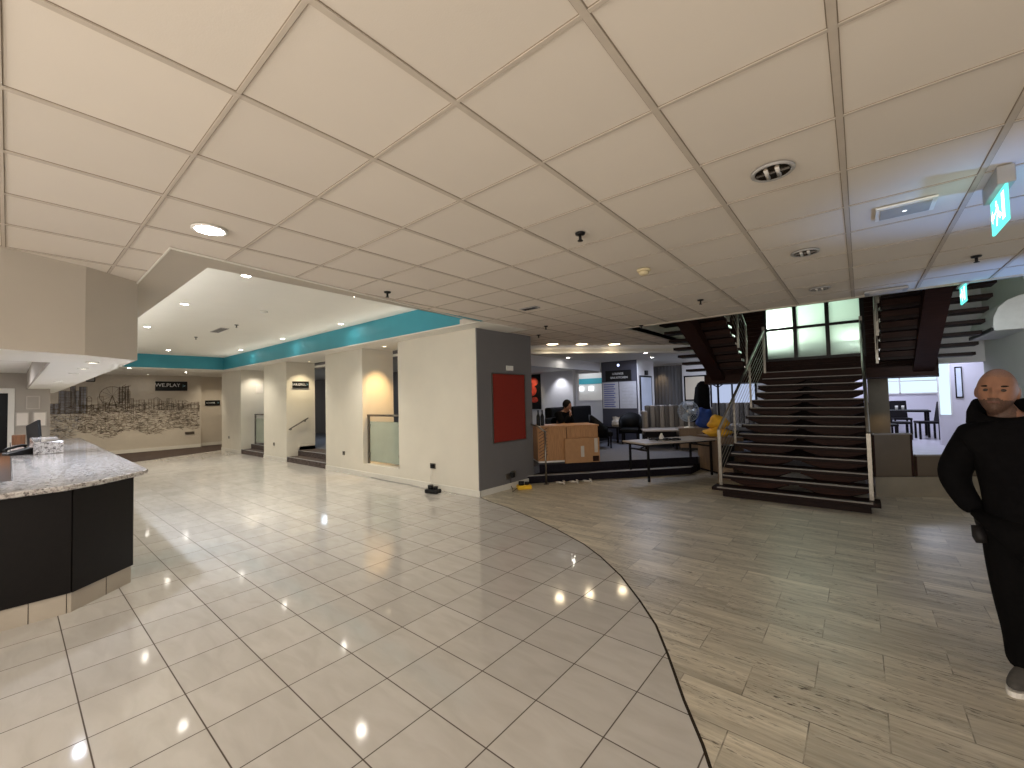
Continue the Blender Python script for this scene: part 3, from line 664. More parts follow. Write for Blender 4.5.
# ------------------------------------------------------------------ STAIRCASE
SX0, SX1, G, RH, Y0 = -1.84, .10, .27, .148, 7.2
t = thing('staircase', 'dark timber open staircase with steel handrails rising to the landing', 'staircase', (-.87, 8.9, 0))
def S(x, y, z): return (x + .87, y - 8.9, z)
def sbox(mb, x0, x1, y0, y1, z0, z1, mi=0): return mb.box(x0 + .87, x1 + .87, y0 - 8.9, y1 - 8.9, z0, z1, mi)
for k in range(14):
    y, z = Y0 + G * k, RH * (k + 1)
    ex = .05 if k == 0 else 0; tl = SX0 + .016 * k
    tr = sbox(MB(), tl - ex, SX1 + ex, y + .006, y + .34, z - .055, z).build('tread', M['stair_wood'], t, .006)
    sbox(MB(), tl + .03, SX1 - .03, y - .002, y + .05, z - .012, z + .004).build('nosing', M['nosing'], tr)
sbox(MB(), SX0 + .1, SX1 - .05, Y0 + .06, Y0 + .4, 0, RH - .055).build('bottom_plinth', M['stair_wood'], t)
for x in (-1.28, -.36):
    st = MB(); w = .07
    a = [(Y0 + .42, 0), (Y0 + .85, .0), (10.7, 1.56), (10.7, 1.84), (10.62, 1.80), (Y0 + .32, .08)]
    vs = [S(x - w, p[0], p[1]) for p in a] + [S(x + w, p[0], p[1]) for p in a]; k = len(a)
    st.add(vs, [tuple(range(k)), tuple(range(k, 2 * k))[::-1]] + [(i, k + i, k + (i + 1) % k, (i + 1) % k) for i in range(k)])
    sg = st.build('stringer', M['stair_brown'], t)
    for k2 in range(1, 14):                              # tapering brackets that carry each tread
        y, z = Y0 + G * k2 + .05, RH * (k2 + 1) - .056
        br = MB()
        for s in (-1, 1):
            br.add([S(x, y, z), S(x + s * .40, y, z), S(x + s * .40, y, z - .02), S(x, y, z - .14), S(x, y + .22, z), S(x + s * .40, y + .22, z), S(x + s * .40, y + .22, z - .02), S(x, y + .22, z - .22)],
                   [(0, 1, 2, 3), (7, 6, 5, 4), (0, 4, 5, 1), (1, 5, 6, 2), (2, 6, 7, 3)])
        br.build('bracket', M['stair_brown'], sg)
sbox(MB(), -2.85, 1.08, 10.62, 12.1, 1.86, 2.05).build('landing', M['stair_brown'], t)
sbox(MB(), -1.5, -.2, 10.75, 11.9, .29, 1.86).build('core_panel', M['stair_wood'], t)
sbox(MB(), -.2, .12, 10.75, 10.85, .29, 1.38).build('core_panel', M['stair_wood'], t); sbox(MB(), -.1, .11, 9.0, 9.06, .3, .95).build('core_panel', M['stair_wood'], t)  # dark panels added to screen dining room light between the treads
for sx in (SX0 + .04, SX1 - .04):
    bl = MB(); sxt = sx + (.2 if sx < -1 else 0); P0 = S(sx, 7.42, 1.04); P1 = S(sxt, 10.66, 2.97)
    bl.bar(S(sx, 7.42, .1), S(sx, 7.42, 1.04), .05, .02); MB().bar(S(sxt, 10.68, 2.05), S(sxt, 10.68, 3.08), .05, .02).build('newel_post', M['steel'], t, .003)
    b = bl.build('newel_post', M['steel'], t, .003)
    MB().tube([P0, P1], .024, 10).build('handrail', M['steel'], b)
    for f in (.27, .62):
        q = Vector(P0).lerp(Vector(P1), f); zz = RH * (int((q.y + 8.9 - Y0) / G) + 1) - .03
        MB().bar((q.x, q.y, zz), q, .035, .012).build('baluster', M['steel'], b)
    for k in range(1, 8):
        dz = -.105 * k
        MB().tube([(P0[0], P0[1], P0[2] + dz), (P1[0], P1[1], P1[2] + dz)], .0045, 6).build('wire', M['steel'], b)

def return_flight(x0, x1, inner, label):
    xc = (x0 + x1) / 2
    t = thing('stair_flight', label, 'stair flight', (xc, 9.3, 2.05))
    T = lambda x, y, z: (x - xc, y - 9.3, z - 2.05)
    for j in range(9):
        y, z = 10.40 - G * j, 2.07 + RH * (j + 1)
        tr = MB().box(x0 - xc, x1 - xc, y - .17 - 9.3, y + .17 - 9.3, z - .055 - 2.05, z - 2.05).build('tread', M['stair_wood'], t, .006)
        e = inner - xc; sg = 1 if e > 0 else -1
        MB().box(min(e, e + sg * .012), max(e, e + sg * .012), y - .15 - 9.3, y + .1 - 9.3, z - .045 - 2.05, z - .005 - 2.05).build('end_cap', M['chrome'], tr)
        ra, rb = (inner + .02, xc) if inner < xc else (xc, inner - .02)
        if j < 8: MB().box(ra - xc, rb - xc, y - .16 - 9.3, y - .13 - 9.3, z - .01 - 2.05, z + .10 - 2.05).build('riser', M['stair_brown'], t)
    w = .14
    a = [(10.75, 1.88), (10.75, 2.05), (10.3, 2.16), (7.9, 3.48), (7.9, 3.14)]
    k = len(a); m = MB()
    m.add([T(xc - w, *p) for p in a] + [T(xc + w, *p) for p in a], [tuple(range(k)), tuple(range(k, 2 * k))[::-1]] + [(i, k + i, k + (i + 1) % k, (i + 1) % k) for i in range(k)])
    m.build('spine_beam', M['stair_brown'], t)
    ix = inner + (.03 if inner > xc else -.03)
    p0, p1 = T(ix, 10.4, 3.12), T(ix, 8.0, 4.44)
    b = MB().tube([p0, p1], .02, 8).build('handrail', M['steel'], t)
    for y in (10.4, 9.6, 8.8):
        zz = 3.12 + (10.4 - y) * .55
        MB().bar(T(ix, y, 2.12 + (10.4 - y) * .55), T(ix, y, zz), .04, .012).build('baluster', M['steel'], t)
    for k in range(1, 6):
        MB().tube([(p0[0], p0[1], p0[2] - .15 * k), (p1[0], p1[1], p1[2] - .15 * k)], .004, 6).build('wire', M['steel'], b)
return_flight(-3.15, -1.92, -1.92, 'upper stair flight returning over the lounge side, left of the window')
return_flight(.30, 1.5, .30, 'upper stair flight returning over the dining side, right of the window')

# timber clad back wall with window
cl = MB(); WX0, WX1, WZ0, WZ1 = -1.77, .10, 2.42, 4.66
for k in range(33):
    z = 1.86 + k * .1
    for x0, x1 in ((-3.2, WX0 - .03), (WX1 + .03, 1.25)) if z + .09 > WZ0 - .03 else ((-3.2, 1.25),):
        cl.box(x0, x1, 12.105, 12.135, z, z + .085)
cl.box(-3.2, WX0 - .03, 12.13, 12.16, 1.86, 5.0).box(WX1 + .03, 1.25, 12.13, 12.16, 1.86, 5.0).box(WX0 - .04, WX1 + .04, 12.13, 12.16, 1.86, WZ0 - .03)
struct('wall_back', cl, M['stair_brown'], 'dark horizontal timber boarding around the stair window', 'wall')
wf = MB(); PW = (WX1 - WX0) / 3; PH = .745
for i in range(4): x = WX0 + PW * i; wf.box(x - .038, x + .038, 12.07, 12.13, WZ0 - .03, WZ1)
for j in range(4): z = WZ0 + PH * j; wf.box(WX0 - .02, WX1 + .02, 12.068, 12.128, z - .03, z + .03)
w = struct('window_1', wf, M['black_metal'], 'black framed frosted window above the stair landing', 'window')
for i in range(3):
    for j in range(3):
        MB().box(WX0 + PW * i + .02, WX0 + PW * (i + 1) - .02, 12.10, 12.106, WZ0 + PH * j + .02, WZ0 + PH * (j + 1) - .02).build('pane', M['frosted'], w)
struct('wall_light_box', MB().box(WX0 - .3, WX1 + .3, 13.1, 13.15, 2.3, 5.0).box(WX0 - .35, WX0 - .3, 12.16, 13.1, 2.3, 5).box(WX1 + .3, WX1 + .35, 12.16, 13.1, 2.3, 5).box(WX0 - .3, WX1 + .3, 12.16, 13.15, 2.77, 2.8) if False else
       MB().box(WX0 - .3, WX1 + .3, 13.1, 13.15, 2.2, 5.0).box(WX0 - .35, WX0 - .3, 12.16, 13.1, 2.2, 5).box(WX1 + .3, WX1 + .35, 12.16, 13.1, 2.2, 5).box(WX0 - .3, WX1 + .3, 12.16, 13.15, 2.17, 2.2), M['green_wall'], 'added pale light box behind the stair window', 'wall')  # unseen box added to backlight the frosted panes
light('box_lamp_a', 'POINT', (-1.55, 12.40, 3.15), 17, (1, .98, .93), .10)
light('box_lamp_b', 'POINT', (-.05, 12.33, 2.74), 8.5, (1, .98, .93), .08)
light('box_top_lamp', 'AREA', (-.83, 12.62, 4.9), 13, (.84, 1, .93), .9, target=(-.83, 12.6, 2))  # area lamp added at the top of the unseen box

# ------------------------------------------------------------------ RIGHT SIDE
struct('wall_pier', MB().box(.13, .47, 12.1, 12.5, .288, 1.87), M['low_base'], 'narrow olive pier below the stair landing', 'wall')
struct('wall_right', MB().box(1.9, 2.05, 9.45, 12.35, 0, 5.0), M['green_wall'], 'pale grey green wall right of the stairs', 'wall')
struct('wall_beam', MB().box(.47, 1.9, 12.25, 12.45, 2.13, 2.72).box(1.22, 1.9, 12.16, 12.25, 2.13, 5.0), M['plaster_cool'], 'white beam over the dining room entrance', 'beam')
struct('wall_dining_back', MB().box(-1.9, 4.5, 18.3, 18.45, .28, 2.72), M['lavender'], 'lavender white back wall of the dining room', 'wall')
struct('wall_dining_side', MB().box(1.42, 4.5, 14.05, 14.2, .28, 2.72), M['lavender'], 'pale wall with a picture beside the dining tables', 'wall')
wf = MB()
for x in (.42, .98, 1.84): wf.box(x - .02, x + .02, 18.24, 18.3, 1.48, 2.3)
for z in (1.48, 2.3): wf.box(.4, 1.86, 18.24, 18.3, z - .02, z + .02)
wf.box(.42, 1.84, 18.25, 18.29, 1.86, 1.89)
w = struct('window_2', wf, M['plaster_cool'], 'wide high window in the dining room back wall', 'window')
MB().box(.44, 1.82, 18.27, 18.275, 1.5, 2.28).build('pane', E_WIN, w)
wf = MB()
for x in (1.42, 1.62): wf.box(x - .012, x + .012, 14.02, 14.06, 1.0, 2.2)
w = struct('window_3', wf, M['plaster_cool'], 'tall narrow bright glazing at the dining room entrance', 'window')
MB().box(1.43, 1.61, 14.035, 14.045, 1.0, 2.2).build('pane', E_WIN, w)
t = thing('framed_picture', 'narrow dark framed picture on the pale dining room wall', 'picture', (1.76, 14.05, 1.75), 0)
MB().box(-.06, .06, -.03, 0, -.36, .36).build('frame', M['dine_wood'], t); MB().box(-.04, .04, -.034, -.03, -.33, .33).build('print', M['poster'], t)
def lowpanel(s0, s1, z1, label):
    d_ = Vector((.835, .55)); n_ = Vector((-.55, .835)); p = Vector((.12, 8.47)) + n_ * .04
    a, b = p + d_ * s0, p + d_ * s1; q = n_ * .05; mid = (a + b) / 2
    t = thing('dwarf_partition', label, 'partition', (mid.x, mid.y, .29), math.atan2(.55, .835)); w = (s1 - s0) / 2
    MB().box(-w, w, 0, .05, 0, z1 - .31).build('panel', M['low_panel'], t)
    MB().box(-w, w, -.01, .06, z1 - .31, z1 - .29).build('cap_rail', M['nosing'], t)
    for x in (-w + .01, w - .01): MB().box(x - .012, x + .012, -.006, 0, 0, z1 - .31).build('edge_strip', M['stair_brown'], t)
lowpanel(.02, .57, .95, 'taller olive brown partition panel right beside the staircase')
lowpanel(.60, 2.1, .62, 'lower olive brown partition panel behind the standing person')
struct('wall_right', MB().box(2.05, 6.0, 9.75, 9.9, 0, 5.0), M['green_wall'], 'plain pale wall running on to the right of the dining entrance', 'wall')
# curved casing unit on the right wall
t = thing('air_curtain', 'pale curved casing unit fixed high on the right wall', 'air curtain', (1.9, 10.2, 2.45))
prof = [(0, 0), (-.34, .0), (-.36, .06), (-.35, .2), (-.3, .34), (-.2, .44), (-.08, .49), (0, .5)]
c = MB(); k = len(prof); ys = (-.95, .75)
vs = [(p[0], y, p[1]) for y in ys for p in prof]
c.add(vs, [tuple(range(k)), tuple(range(k, 2 * k))[::-1]] + [(i, k + i, k + (i + 1) % k, (i + 1) % k) for i in range(k)])
c.build('casing', M['hood'], t, .01); MB().box(-.375, -.35, -.93, .73, .005, .055).build('outlet_slot', M['black'], t)
# dining furniture
def dchair(loc, rz, label):
    t = thing('dining_chair', label, 'chair', loc, rz, 'dark dining chairs')
    MB().box(-.21, .21, -.21, .21, .41, .47).build('seat', M['dine_wood'], t, .012)
    MB().add([(-.2, .19, .45), (.2, .19, .45), (.2, .23, .45), (-.2, .23, .45), (-.2, .27, .98), (.2, .27, .98), (.2, .30, .98), (-.2, .30, .98)],
             [(0, 3, 2, 1), (4, 5, 6, 7), (0, 1, 5, 4), (1, 2, 6, 5), (2, 3, 7, 6), (3, 0, 4, 7)]).build('backrest', M['dine_wood'], t, .01)
    for x, y in ((-.18, -.18), (.18, -.18), (-.18, .2), (.18, .2)): MB().bar((x, y, 0), (x, y, .42), .04, .04).build('leg', M['dine_wood'], t)
    return t
c0 = dchair((1.32, 15.6, .288), math.radians(-80), 'dark dining chair at the near table end, right of the table')
dup(c0, (.78, 15.3, .288), math.radians(100), 'dark dining chair tilted away at the near side of the dining table')
dup(c0, (.42, 14.2, .288), math.radians(120), 'dark dining chair nearest the olive pier')
dup(c0, (.92, 17.3, .288), math.radians(10), 'dark dining chair far behind the dining table')
def dtable(loc, w, d, label):
    t = thing('dining_table', label, 'table', loc)
    MB().box(-w / 2, w / 2, -d / 2, d / 2, .69, .74).build('tabletop', M['dine_wood'], t, .005)
    for x in (-1, 1):
        for y in (-1, 1): MB().bar((x * (w / 2 - .06), y * (d / 2 - .06), 0), (x * (w / 2 - .06), y * (d / 2 - .06), .69), .05, .05).build('leg', M['dine_wood'], t)
    return t
dtable((.98, 16.35, .288), .95, .75, 'dark dining table seen under the landing')
for x, y in ((.78, 16.3), (.92, 16.4)):
    tag(MB().lathe([(.03, 0), (.033, .1), (.036, .12)], (x, y, 1.028), 10).build('drinking_glass', M['white_plastic']), 'white cup on the dark dining table, ' + ('nearer the olive pier' if x < .8 else 'farther from the olive pier'), 'cup', 'cups on the dining table')

# ------------------------------------------------------------------ LOUNGE
ZL = .288
struct('wall_column', MB().box(-6.25, -5.08, 11.95, 13.2, ZL, 2.705), M['column'], 'dark grey lounge column carrying a wall chart', 'column')
struct('wall_column', MB().box(-5.08, -5.06, 11.952, 13.2, ZL, 2.705), M['plaster_cool'], 'white side face of the lounge column', 'column')
t = thing('wall_chart', 'white two panel chart with blue grid on the grey lounge column', 'wall chart', (-5.67, 11.95, 1.66))
MB().box(-.55, -.02, -.02, 0, -.41, .40).build('panel', M['board_white'], t); MB().box(.02, .55, -.02, 0, -.41, .40).build('panel', M['board_white'], t)
g = MB()
for i in range(11): g.box(-.5, -.16 if i % 2 else -.12, -.023, -.02, -.37 + i * .068, -.335 + i * .068)
g.build('grid_print', M['board_blue'], t)
g = MB()
for i in range(6): g.box(.1, .45, -.022, -.02, -.3 + i * .1, -.295 + i * .1)
g.build('ruled_lines', M['grey_plastic'], t)
sign((-5.68, 11.95, 2.25), 0, .84, .33, [('LOUNGE', .06, .09, 0), ('BAR.KITCHEN', -.06, .09, .03)], 'black sign with two lines of lettering above the lounge wall chart')
t = thing('indicator_lamp', 'small round blue lit lamp at the top of the grey column', 'lamp', (-5.66, 11.95, 2.57))
MB().lathe([(.07, 0), (.07, -.03)], (0, 0, 0), 16, axis='y').build('case', M['black'], t); MB().lathe([(.045, -.03), (.03, -.045)], (0, 0, 0), 14, axis='y').build('lens', E_BLUE, t)
t = thing('framed_poster', 'pale blue poster in a dark frame on the white column side', 'poster', (-5.06, 12.5, 1.65), PI / 2)
MB().box(-.45, .45, -.03, 0, -.58, .58).build('frame', M['dine_wood'], t); MB().box(-.39, .39, -.034, -.03, -.53, .53).build('print', M['poster'], t)
MB().box(-.05, .1, -.06, -.0, .6, .74).build('picture_lamp', M['black'], t)
# back walls
wb = MB(); YB = 14.6
wb.box(-12.2, -8.75, YB, YB + .1, ZL, 2.705); wb.box(-8.75, -7.2, YB, YB + .1, ZL, 1.5); wb.box(-8.75, -7.2, YB, YB + .1, 2.55, 2.705); wb.box(-7.2, -5.72, YB, YB + .1, ZL, 2.705)
wb.box(-4.62, -1.9, YB, YB + .1, ZL, 2.705)
wb.box(-10.35, -8.8, YB - .2, YB, ZL, 2.705)
wb.box(-12.3, -12.2, 9.0, YB + .1, ZL, 2.705)
struct('wall_lounge', wb, M['plaster_cool'], 'pale back wall of the lounge', 'wall')
struct('wall_alcove', MB().box(-5.9, -4.5, YB + .5, YB + .6, ZL, 2.705).box(-11.5, -8, YB + 2.2, YB + 2.3, .29, 3.2), M['plaster_cool'], 'inner wall behind the lounge openings', 'wall')
struct('wall_lounge_dark', MB().box(-22, -12.2, 9.0, 9.1, ZL, 2.705), M['grey_paint'], 'dark wall of the lounge behind the lobby openings', 'wall')
struct('trim_10', MB().box(-11.5, -8, YB + 2.18, YB + 2.2, 2.2, 2.45), M['teal'], 'teal band in the room beyond the lounge', 'wall trim')
struct('window_4', MB().box(-8.78, -8.7, YB - .03, YB + .1, 1.5, 2.55).box(-7.25, -7.17, YB - .03, YB + .1, 1.5, 2.55).box(-8.78, -7.17, YB - .03, YB + .1, 1.45, 1.5), M['plaster_cool'], 'internal window opening at the back of the lounge', 'window')
t = thing('curtain', 'grey curtain in the alcove right of the lounge column', 'curtain', (-5.18, YB + .3, ZL))
c = MB(); pts = []
for i in range(41): pts.append((-.56 + 1.12 * i / 40, .03 * math.sin(i * 1.5)))
vs = [(p[0], p[1], z) for z in (.02, 2.35) for p in pts]; c.add(vs, [(i, i + 1, 41 + i + 1, 41 + i) for i in range(40)], 0, True); c.build('drape', M['curtain'], t)
MB().tube([(-.54, 0, 2.36), (.54, 0, 2.36)], .015, 8).build('curtain_rail', M['steel_dark'], t)
t = thing('painting', 'red and black abstract painting at the back of the lounge', 'painting', (-10.95, YB - .001, 1.9))
MB().box(-.42, .42, -.04, 0, -.75, .75).build('canvas', M['black'], t)
g = MB()
for (x, z, w, h) in ((.02, .42, .3, .2), (-.05, .05, .28, .24), (.1, -.35, .2, .12)): g.lathe([(.01, 0), (1, 0)], (0, -.042, 0), 20, axis='y') if False else g.ell((x, -.042, z), w, .004, h, 16, 8)
g.build('red_shapes', M['red_paint'], t)
t = thing('framed_poster', 'cream poster in a black frame on the lounge back wall', 'poster', (-4.2, YB, 1.83))
MB().box(-.36, .36, -.03, 0, -.42, .42).build('frame', M['dine_wood'], t); MB().box(-.315, .315, -.034, -.03, -.375, .375).build('print', M['poster_cream'], t)
wf = MB()
for x in (-3.72, -3.1, -2.45): wf.box(x - .025, x + .025, YB - .03, YB, 1.2, 2.0)
for z in (1.2, 2.0): wf.box(-3.74, -2.43, YB - .03, YB, z - .02, z + .02)
w = struct('window_5', wf, M['dine_wood'], 'dark framed daylight window at the back of the lounge', 'window')
MB().box(-3.7, -3.12, YB - .012, YB - .006, 1.22, 1.98).build('pane', E_WIN2, w); MB().box(-3.08, -2.47, YB - .012, YB - .006, 1.22, 1.98).build('pane', E_WIN2, w)

# welcome desk on the platform edge, aligned with the steps
AU = math.atan2(.755, .655)
t = thing('welcome_desk', 'oak veneer desk standing at the edge of the lounge platform', 'desk', (-5.06, 6.86, ZL), AU)
MB().box(.02, 1.28, .02, .66, .02, .06).build('plinth', M['white_plastic'], t)
MB().box(0, 1.28, 0, .03, .06, .73).build('front_panel', M['desk_wood'], t, .003)
MB().box(.0, .03, .03, .66, .06, .73).build('end_panel', M['desk_wood'], t); MB().box(1.25, 1.28, .03, .66, .06, .73).build('end_panel', M['desk_wood'], t)
MB().box(-.02, 1.30, -.02, .68, .73, .765).build('top', M['desk_wood'], t, .006)
g = MB()
for i in range(9):
    z = .1 + .066 * i; g.bar((.02, -.006, z), (.2, -.006, z + .1), .02, .012)
g.build('zigzag_slats', M['gold_wood'], t); MB().box(.60, .61, -.004, 0, .07, .73).build('panel_joint', M['joint'], t)
MB().box(.62, 1.26, -.012, 0, .52, .72).build('drawer_front', M['desk_wood'], t, .003)
t = thing('cardboard_box', 'flat cardboard box with two white labels leaning on the desk front', 'box', (-5.06 + .655 * .55, 6.86 + .755 * .55, ZL), AU)
MB().box(0, .73, -.075, -.015, 0, .5).build('carton', M['cardboard'], t, .004)
MB().box(.33, .40, -.079, -.075, .12, .34).build('label_sticker', M['frame_pale'], t); MB().box(.62, .69, -.079, -.075, .2, .49).build('label_sticker', M['frame_pale'], t)
MB().box(.58, .71, -.079, -.075, .02, .13).build('printed_mark', M['stair_brown'], t)
for i, (x, y) in enumerate(((.06, .16), (.16, .22))):
    p = Vector((-5.06, 6.86)) + Vector((.655, .755)) * x + Vector((-.755, .655)) * y
    t = thing('bottle', 'tall black bottle on the desk end, ' + ('nearer the grey wall' if i == 0 else 'farther from the grey wall'), 'bottle', (p.x, p.y, ZL + .766), 0, 'bottles on the desk')
    MB().lathe([(.038, 0), (.04, .02), (.04, .19), (.015, .25), (.015, .29)], (0, 0, 0), 14).build('body', M['black'], t); MB().lathe([(.017, .285), (.017, .32), (.008, .325)], (0, 0, 0), 12).build('cap', M['black'], t)
t = thing('step_handrail', 'slim steel handrail at the lounge steps beside the grey wall end', 'handrail', (-4.62, 6.5, 0))
MB().tube([(0, 0, 0), (0, 0, 1.0)], .019, 10).build('post', M['steel'], t); MB().tube([(-.3, -.02, 1.12), (-.15, 0, 1.08), (0, 0, .99)], .019, 10).build('rail', M['steel'], t)
MB().lathe([(.05, 0), (.05, .012)], (0, 0, 0), 16).build('base_flange', M['steel'], t)
cb = MB()
for k in range(3): cb.tube([(-4.38 + .17 * k + .085 * math.cos(a * .7), 6.62 + .2 * k + .06 * math.sin(a * .7), .02 + .004 * a) for a in range(12)], .012, 6)
tag(cb.build('cable', M['cable_white']), 'pale coiled cable lying at the foot of the lounge steps', 'cable')

# black banquette under the beam
t = thing('banquette', 'long black leather banquette behind the oak desk', 'sofa', (-6.0, 10.45, ZL))
MB().box(-.38, .3, -1.45, .73, .08, .3).build('base', M['black'], t); 
for k in range(2): MB().box(-.3, .34, -1.43 + 1.08 * k, -.37 + 1.08 * k, .3, .45).build('seat_cushion', M['sofa_black'], t, .04, 3)
for k in range(2): MB().box(-.42, -.2, -1.43 + 1.08 * k, -.37 + 1.08 * k, .4, 1.08).build('back_cushion', M['sofa_black'], t, .05, 3)
# striped banquette
ab = math.atan2(.9, 1.15)
t = thing('banquette', 'striped taupe high backed banquette behind the coffee table', 'sofa', (-3.86, 11.5, ZL), ab * .75)
n_ = 12; W = 1.5
for k in range(n_):
    MB().box(-W / 2 + W / n_ * k + .004, -W / 2 + W / n_ * (k + 1) - .004, .12, .3, .38, 1.06).build('back_channel', M['stripe_a'] if k % 2 else M['stripe_b'], t, .03, 3)
MB().box(-W / 2, W / 2, .25, .36, 0, 1.05).build('back_board', M['stripe_b'], t, .02); MB().box(-W / 2, W / 2, -.45, .25, .08, .28).build('base', M['black'], t)
MB().box(-W / 2 + .01, W / 2 - .01, -.48, .14, .28, .45).build('seat_cushion', M['stripe_a'], t, .04, 3); MB().box(-W / 2 - .1, -W / 2, -.4, .34, 0, .92).build('end_panel', M['stripe_a'], t, .04, 3)
t2 = dup(t, (-2.75, 13.6, ZL), 0, 'striped taupe banquette under the daylight window')
t = thing('coffee_table', 'pale topped low table in front of the striped banquette', 'table', (-3.95, 10.55, ZL), .5)
MB().box(-.42, .42, -.3, .3, .44, .47).build('tabletop', M['table_top'], t, .005); MB().box(-.36, .36, -.25, .25, .3, .44).build('apron', M['dine_wood'], t)
for x in (-.36, .36):
    for y in (-.25, .25): MB().bar((x, y, 0), (x, y, .32), .05, .05).build('leg', M['dine_wood'], t)
# table and chairs by the column
t = thing('side_table', 'dark low table in front of the grey lounge column', 'table', (-5.75, 11.42, ZL), .0)
MB().box(-.4, .4, -.28, .28, .41, .45).build('tabletop', M['dine_wood'], t, .005)
for x in (-.34, .34):
    for y in (-.22, .22): MB().bar((x, y, 0), (x, y, .41), .045, .045).build('leg', M['dine_wood'], t)
bg = MB(); rb = random.Random(2); nn = 14; vs = []
for z, w, d_ in ((0, .14, .08), (.06, .16, .10), (.14, .15, .09), (.2, .13, .05), (.25, .15, .03)):
    for k in range(nn):
        a = 2 * PI * k / nn; vs.append((-5.52 + w * math.cos(a) * rb.uniform(.85, 1.1), 11.42 + d_ * math.sin(a) * rb.uniform(.8, 1.15), ZL + .45 + z + (rb.uniform(0, .05) if z > .2 else 0)))
bg.add(vs, [(j * nn + i, j * nn + (i + 1) % nn, (j + 1) * nn + (i + 1) % nn, (j + 1) * nn + i) for j in range(4) for i in range(nn)] + [tuple(range(nn))], 0, False)
tag(bg.build('carrier_bag', M['frame_pale']), 'crumpled white carrier bag on the dark table by the column', 'bag')
def tubchair(loc, rz, label, m):
    t = thing('armchair', label, 'armchair', loc, rz)
    MB().box(-.26, .26, -.26, .26, .3, .44).build('seat', m, t, .05, 3)
    b = MB(); n = 18
    for z0, z1, r in ((.3, .82, .31),):
        vs = []
        for i in range(n + 1):
            a = PI * (-.12 + 1.24 * i / n); h = .56 + .3 * math.sin(PI * i / n)
            for rr, z in ((.25, .28), (.32, .28), (.32, h), (.25, h)): vs.append((rr * math.cos(a), rr * math.sin(a), z))
        fs = []
        for i in range(n):
            for q in range(4): fs.append((i * 4 + q, i * 4 + (q + 1) % 4, (i + 1) * 4 + (q + 1) % 4, (i + 1) * 4 + q))
        fs += [(0, 1, 2, 3), tuple(n * 4 + q for q in (3, 2, 1, 0))]; b.add(vs, fs, 0, True)
    b.build('backrest', m, t)
    for x in (-.2, .2):
        for y in (-.2, .2): MB().bar((x, y, 0), (x, y, .31), .04, .04).build('leg', M['dine_wood'], t)
    return t
tubchair((-5.02, 11.22, ZL), .3, 'black tub armchair in front of the grey column', M['sofa_black'])
tubchair((-5.95, 10.3 + 1.9 - 1.6, ZL), 2.2, 'dark tub armchair at the end of the black banquette', M['sofa_black']).location = (-5.28, 10.0, ZL)

# trestle table
ta = math.atan2(1.32, .77)
t = thing('trestle_table', 'long folding table with pale top and black metal legs', 'table', (-2.98, 8.52, 0), ta)
MB().box(-.88, .84, -.36, .36, .70, .73).build('tabletop', M['table_top'], t, .006)
MB().box(-.86, .82, -.34, .34, .675, .70).build('edge_frame', M['black'], t)
for sx in (-1, 1):
    for sy in (-1, 1):
        MB().bar((sx * .76, sy * .28, 0), (sx * .76, sy * .28, .68), .035, .035).build('leg', M['black_metal'], t)
    MB().bar((sx * .76, -.28, .58), (sx * .76, .28, .58), .03, .03).build('cross_bar', M['black_metal'], t)
    MB().bar((sx * .76, 0, .58), (sx * .45, 0, .68), .02, .02).build('folding_brace', M['black_metal'], t)
px_, py_ = -3.05, 8.2
tag(MB().lathe([(.075, 0), (.07, .015), (.03, .10), (.012, .14)], (px_ - .02, py_ + .1, .731), 16).build('paper_cone', M['white_plastic']), 'small white cone standing on the folding table', 'cone')
cb = MB()
for k in range(4): cb.tube([(px_ - .12 + .12 * k + .08 * math.cos(a * .8 + k), py_ - .08 + .09 * k + .07 * math.sin(a * .8 + k), .742 + .003 * a) for a in range(12)], .012, 6)
tag(cb.build('cable', M['black']), 'tangle of black cable on the folding table', 'cable')

# cabinet with yellow cloth
ca = math.atan2(-.655, .755)
t = thing('storage_cabinet', 'light brown wooden cabinet behind the end of the folding table', 'cabinet', (-2.3, 9.47, 0), ca)
MB().box(-.44, .42, -.2, .24, .04, .72).build('body', M['cab_wood'], t, .004); MB().box(-.42, .4, -.18, .22, 0, .04).build('plinth', M['black'], t)
MB().box(-.46, .44, -.22, .26, .72, .745).build('top', M['cab_wood'], t, .004); MB().box(-.43, -.015, -.212, -.2, .06, .71).build('door', M['cab_wood'], t, .003); MB().box(-.005, .41, -.212, -.2, .06, .71).build('door', M['cab_wood'], t, .003)
def lump(name, c, r, m, label, cat, seed, n=(22, 14)):
    ph = [random.Random(seed).uniform(0, 6) for _ in range(6)]
    f = lambda q: Vector((q.x * (1 + .13 * math.sin(5 * q.z + ph[0]) + .08 * math.sin(9 * q.y + ph[1])), q.y * (1 + .12 * math.sin(6 * q.z + ph[2])), max(q.z + .12 * math.sin(5 * q.x + ph[3]) + .06 * math.sin(11 * q.y + ph[4]), -.75)))
    return tag(MB().ell((c[0], c[1], c[2] + r[2] * .75), *r, *n, fn=f).build(name, m), label, cat)
lump('yellow_jacket', (-2.3, 9.36, .745), (.25, .17, .11), M['yellow'], 'mustard yellow cloth heap lying directly on the cabinet top', 'cloth', 4)
lump('yellow_jacket', (-2.28, 9.38, .91), (.20, .14, .15), M['yellow'], 'mustard yellow bundle on top of the flatter yellow heap', 'cloth', 9)
t = thing('waste_bin', 'black waste bin between the cabinet and the staircase', 'bin', (-1.98, 8.72, .24))
MB().lathe([(.10, 0), (.13, .38), (.14, .4), (.12, .4), (.09, .02)], (0, 0, 0), 18).build('body', M['black'], t); MB().lathe([(.135, .395), (.145, .395), (.145, .41), (.135, .41)], (0, 0, 0), 18).build('rim', M['black_metal'], t)
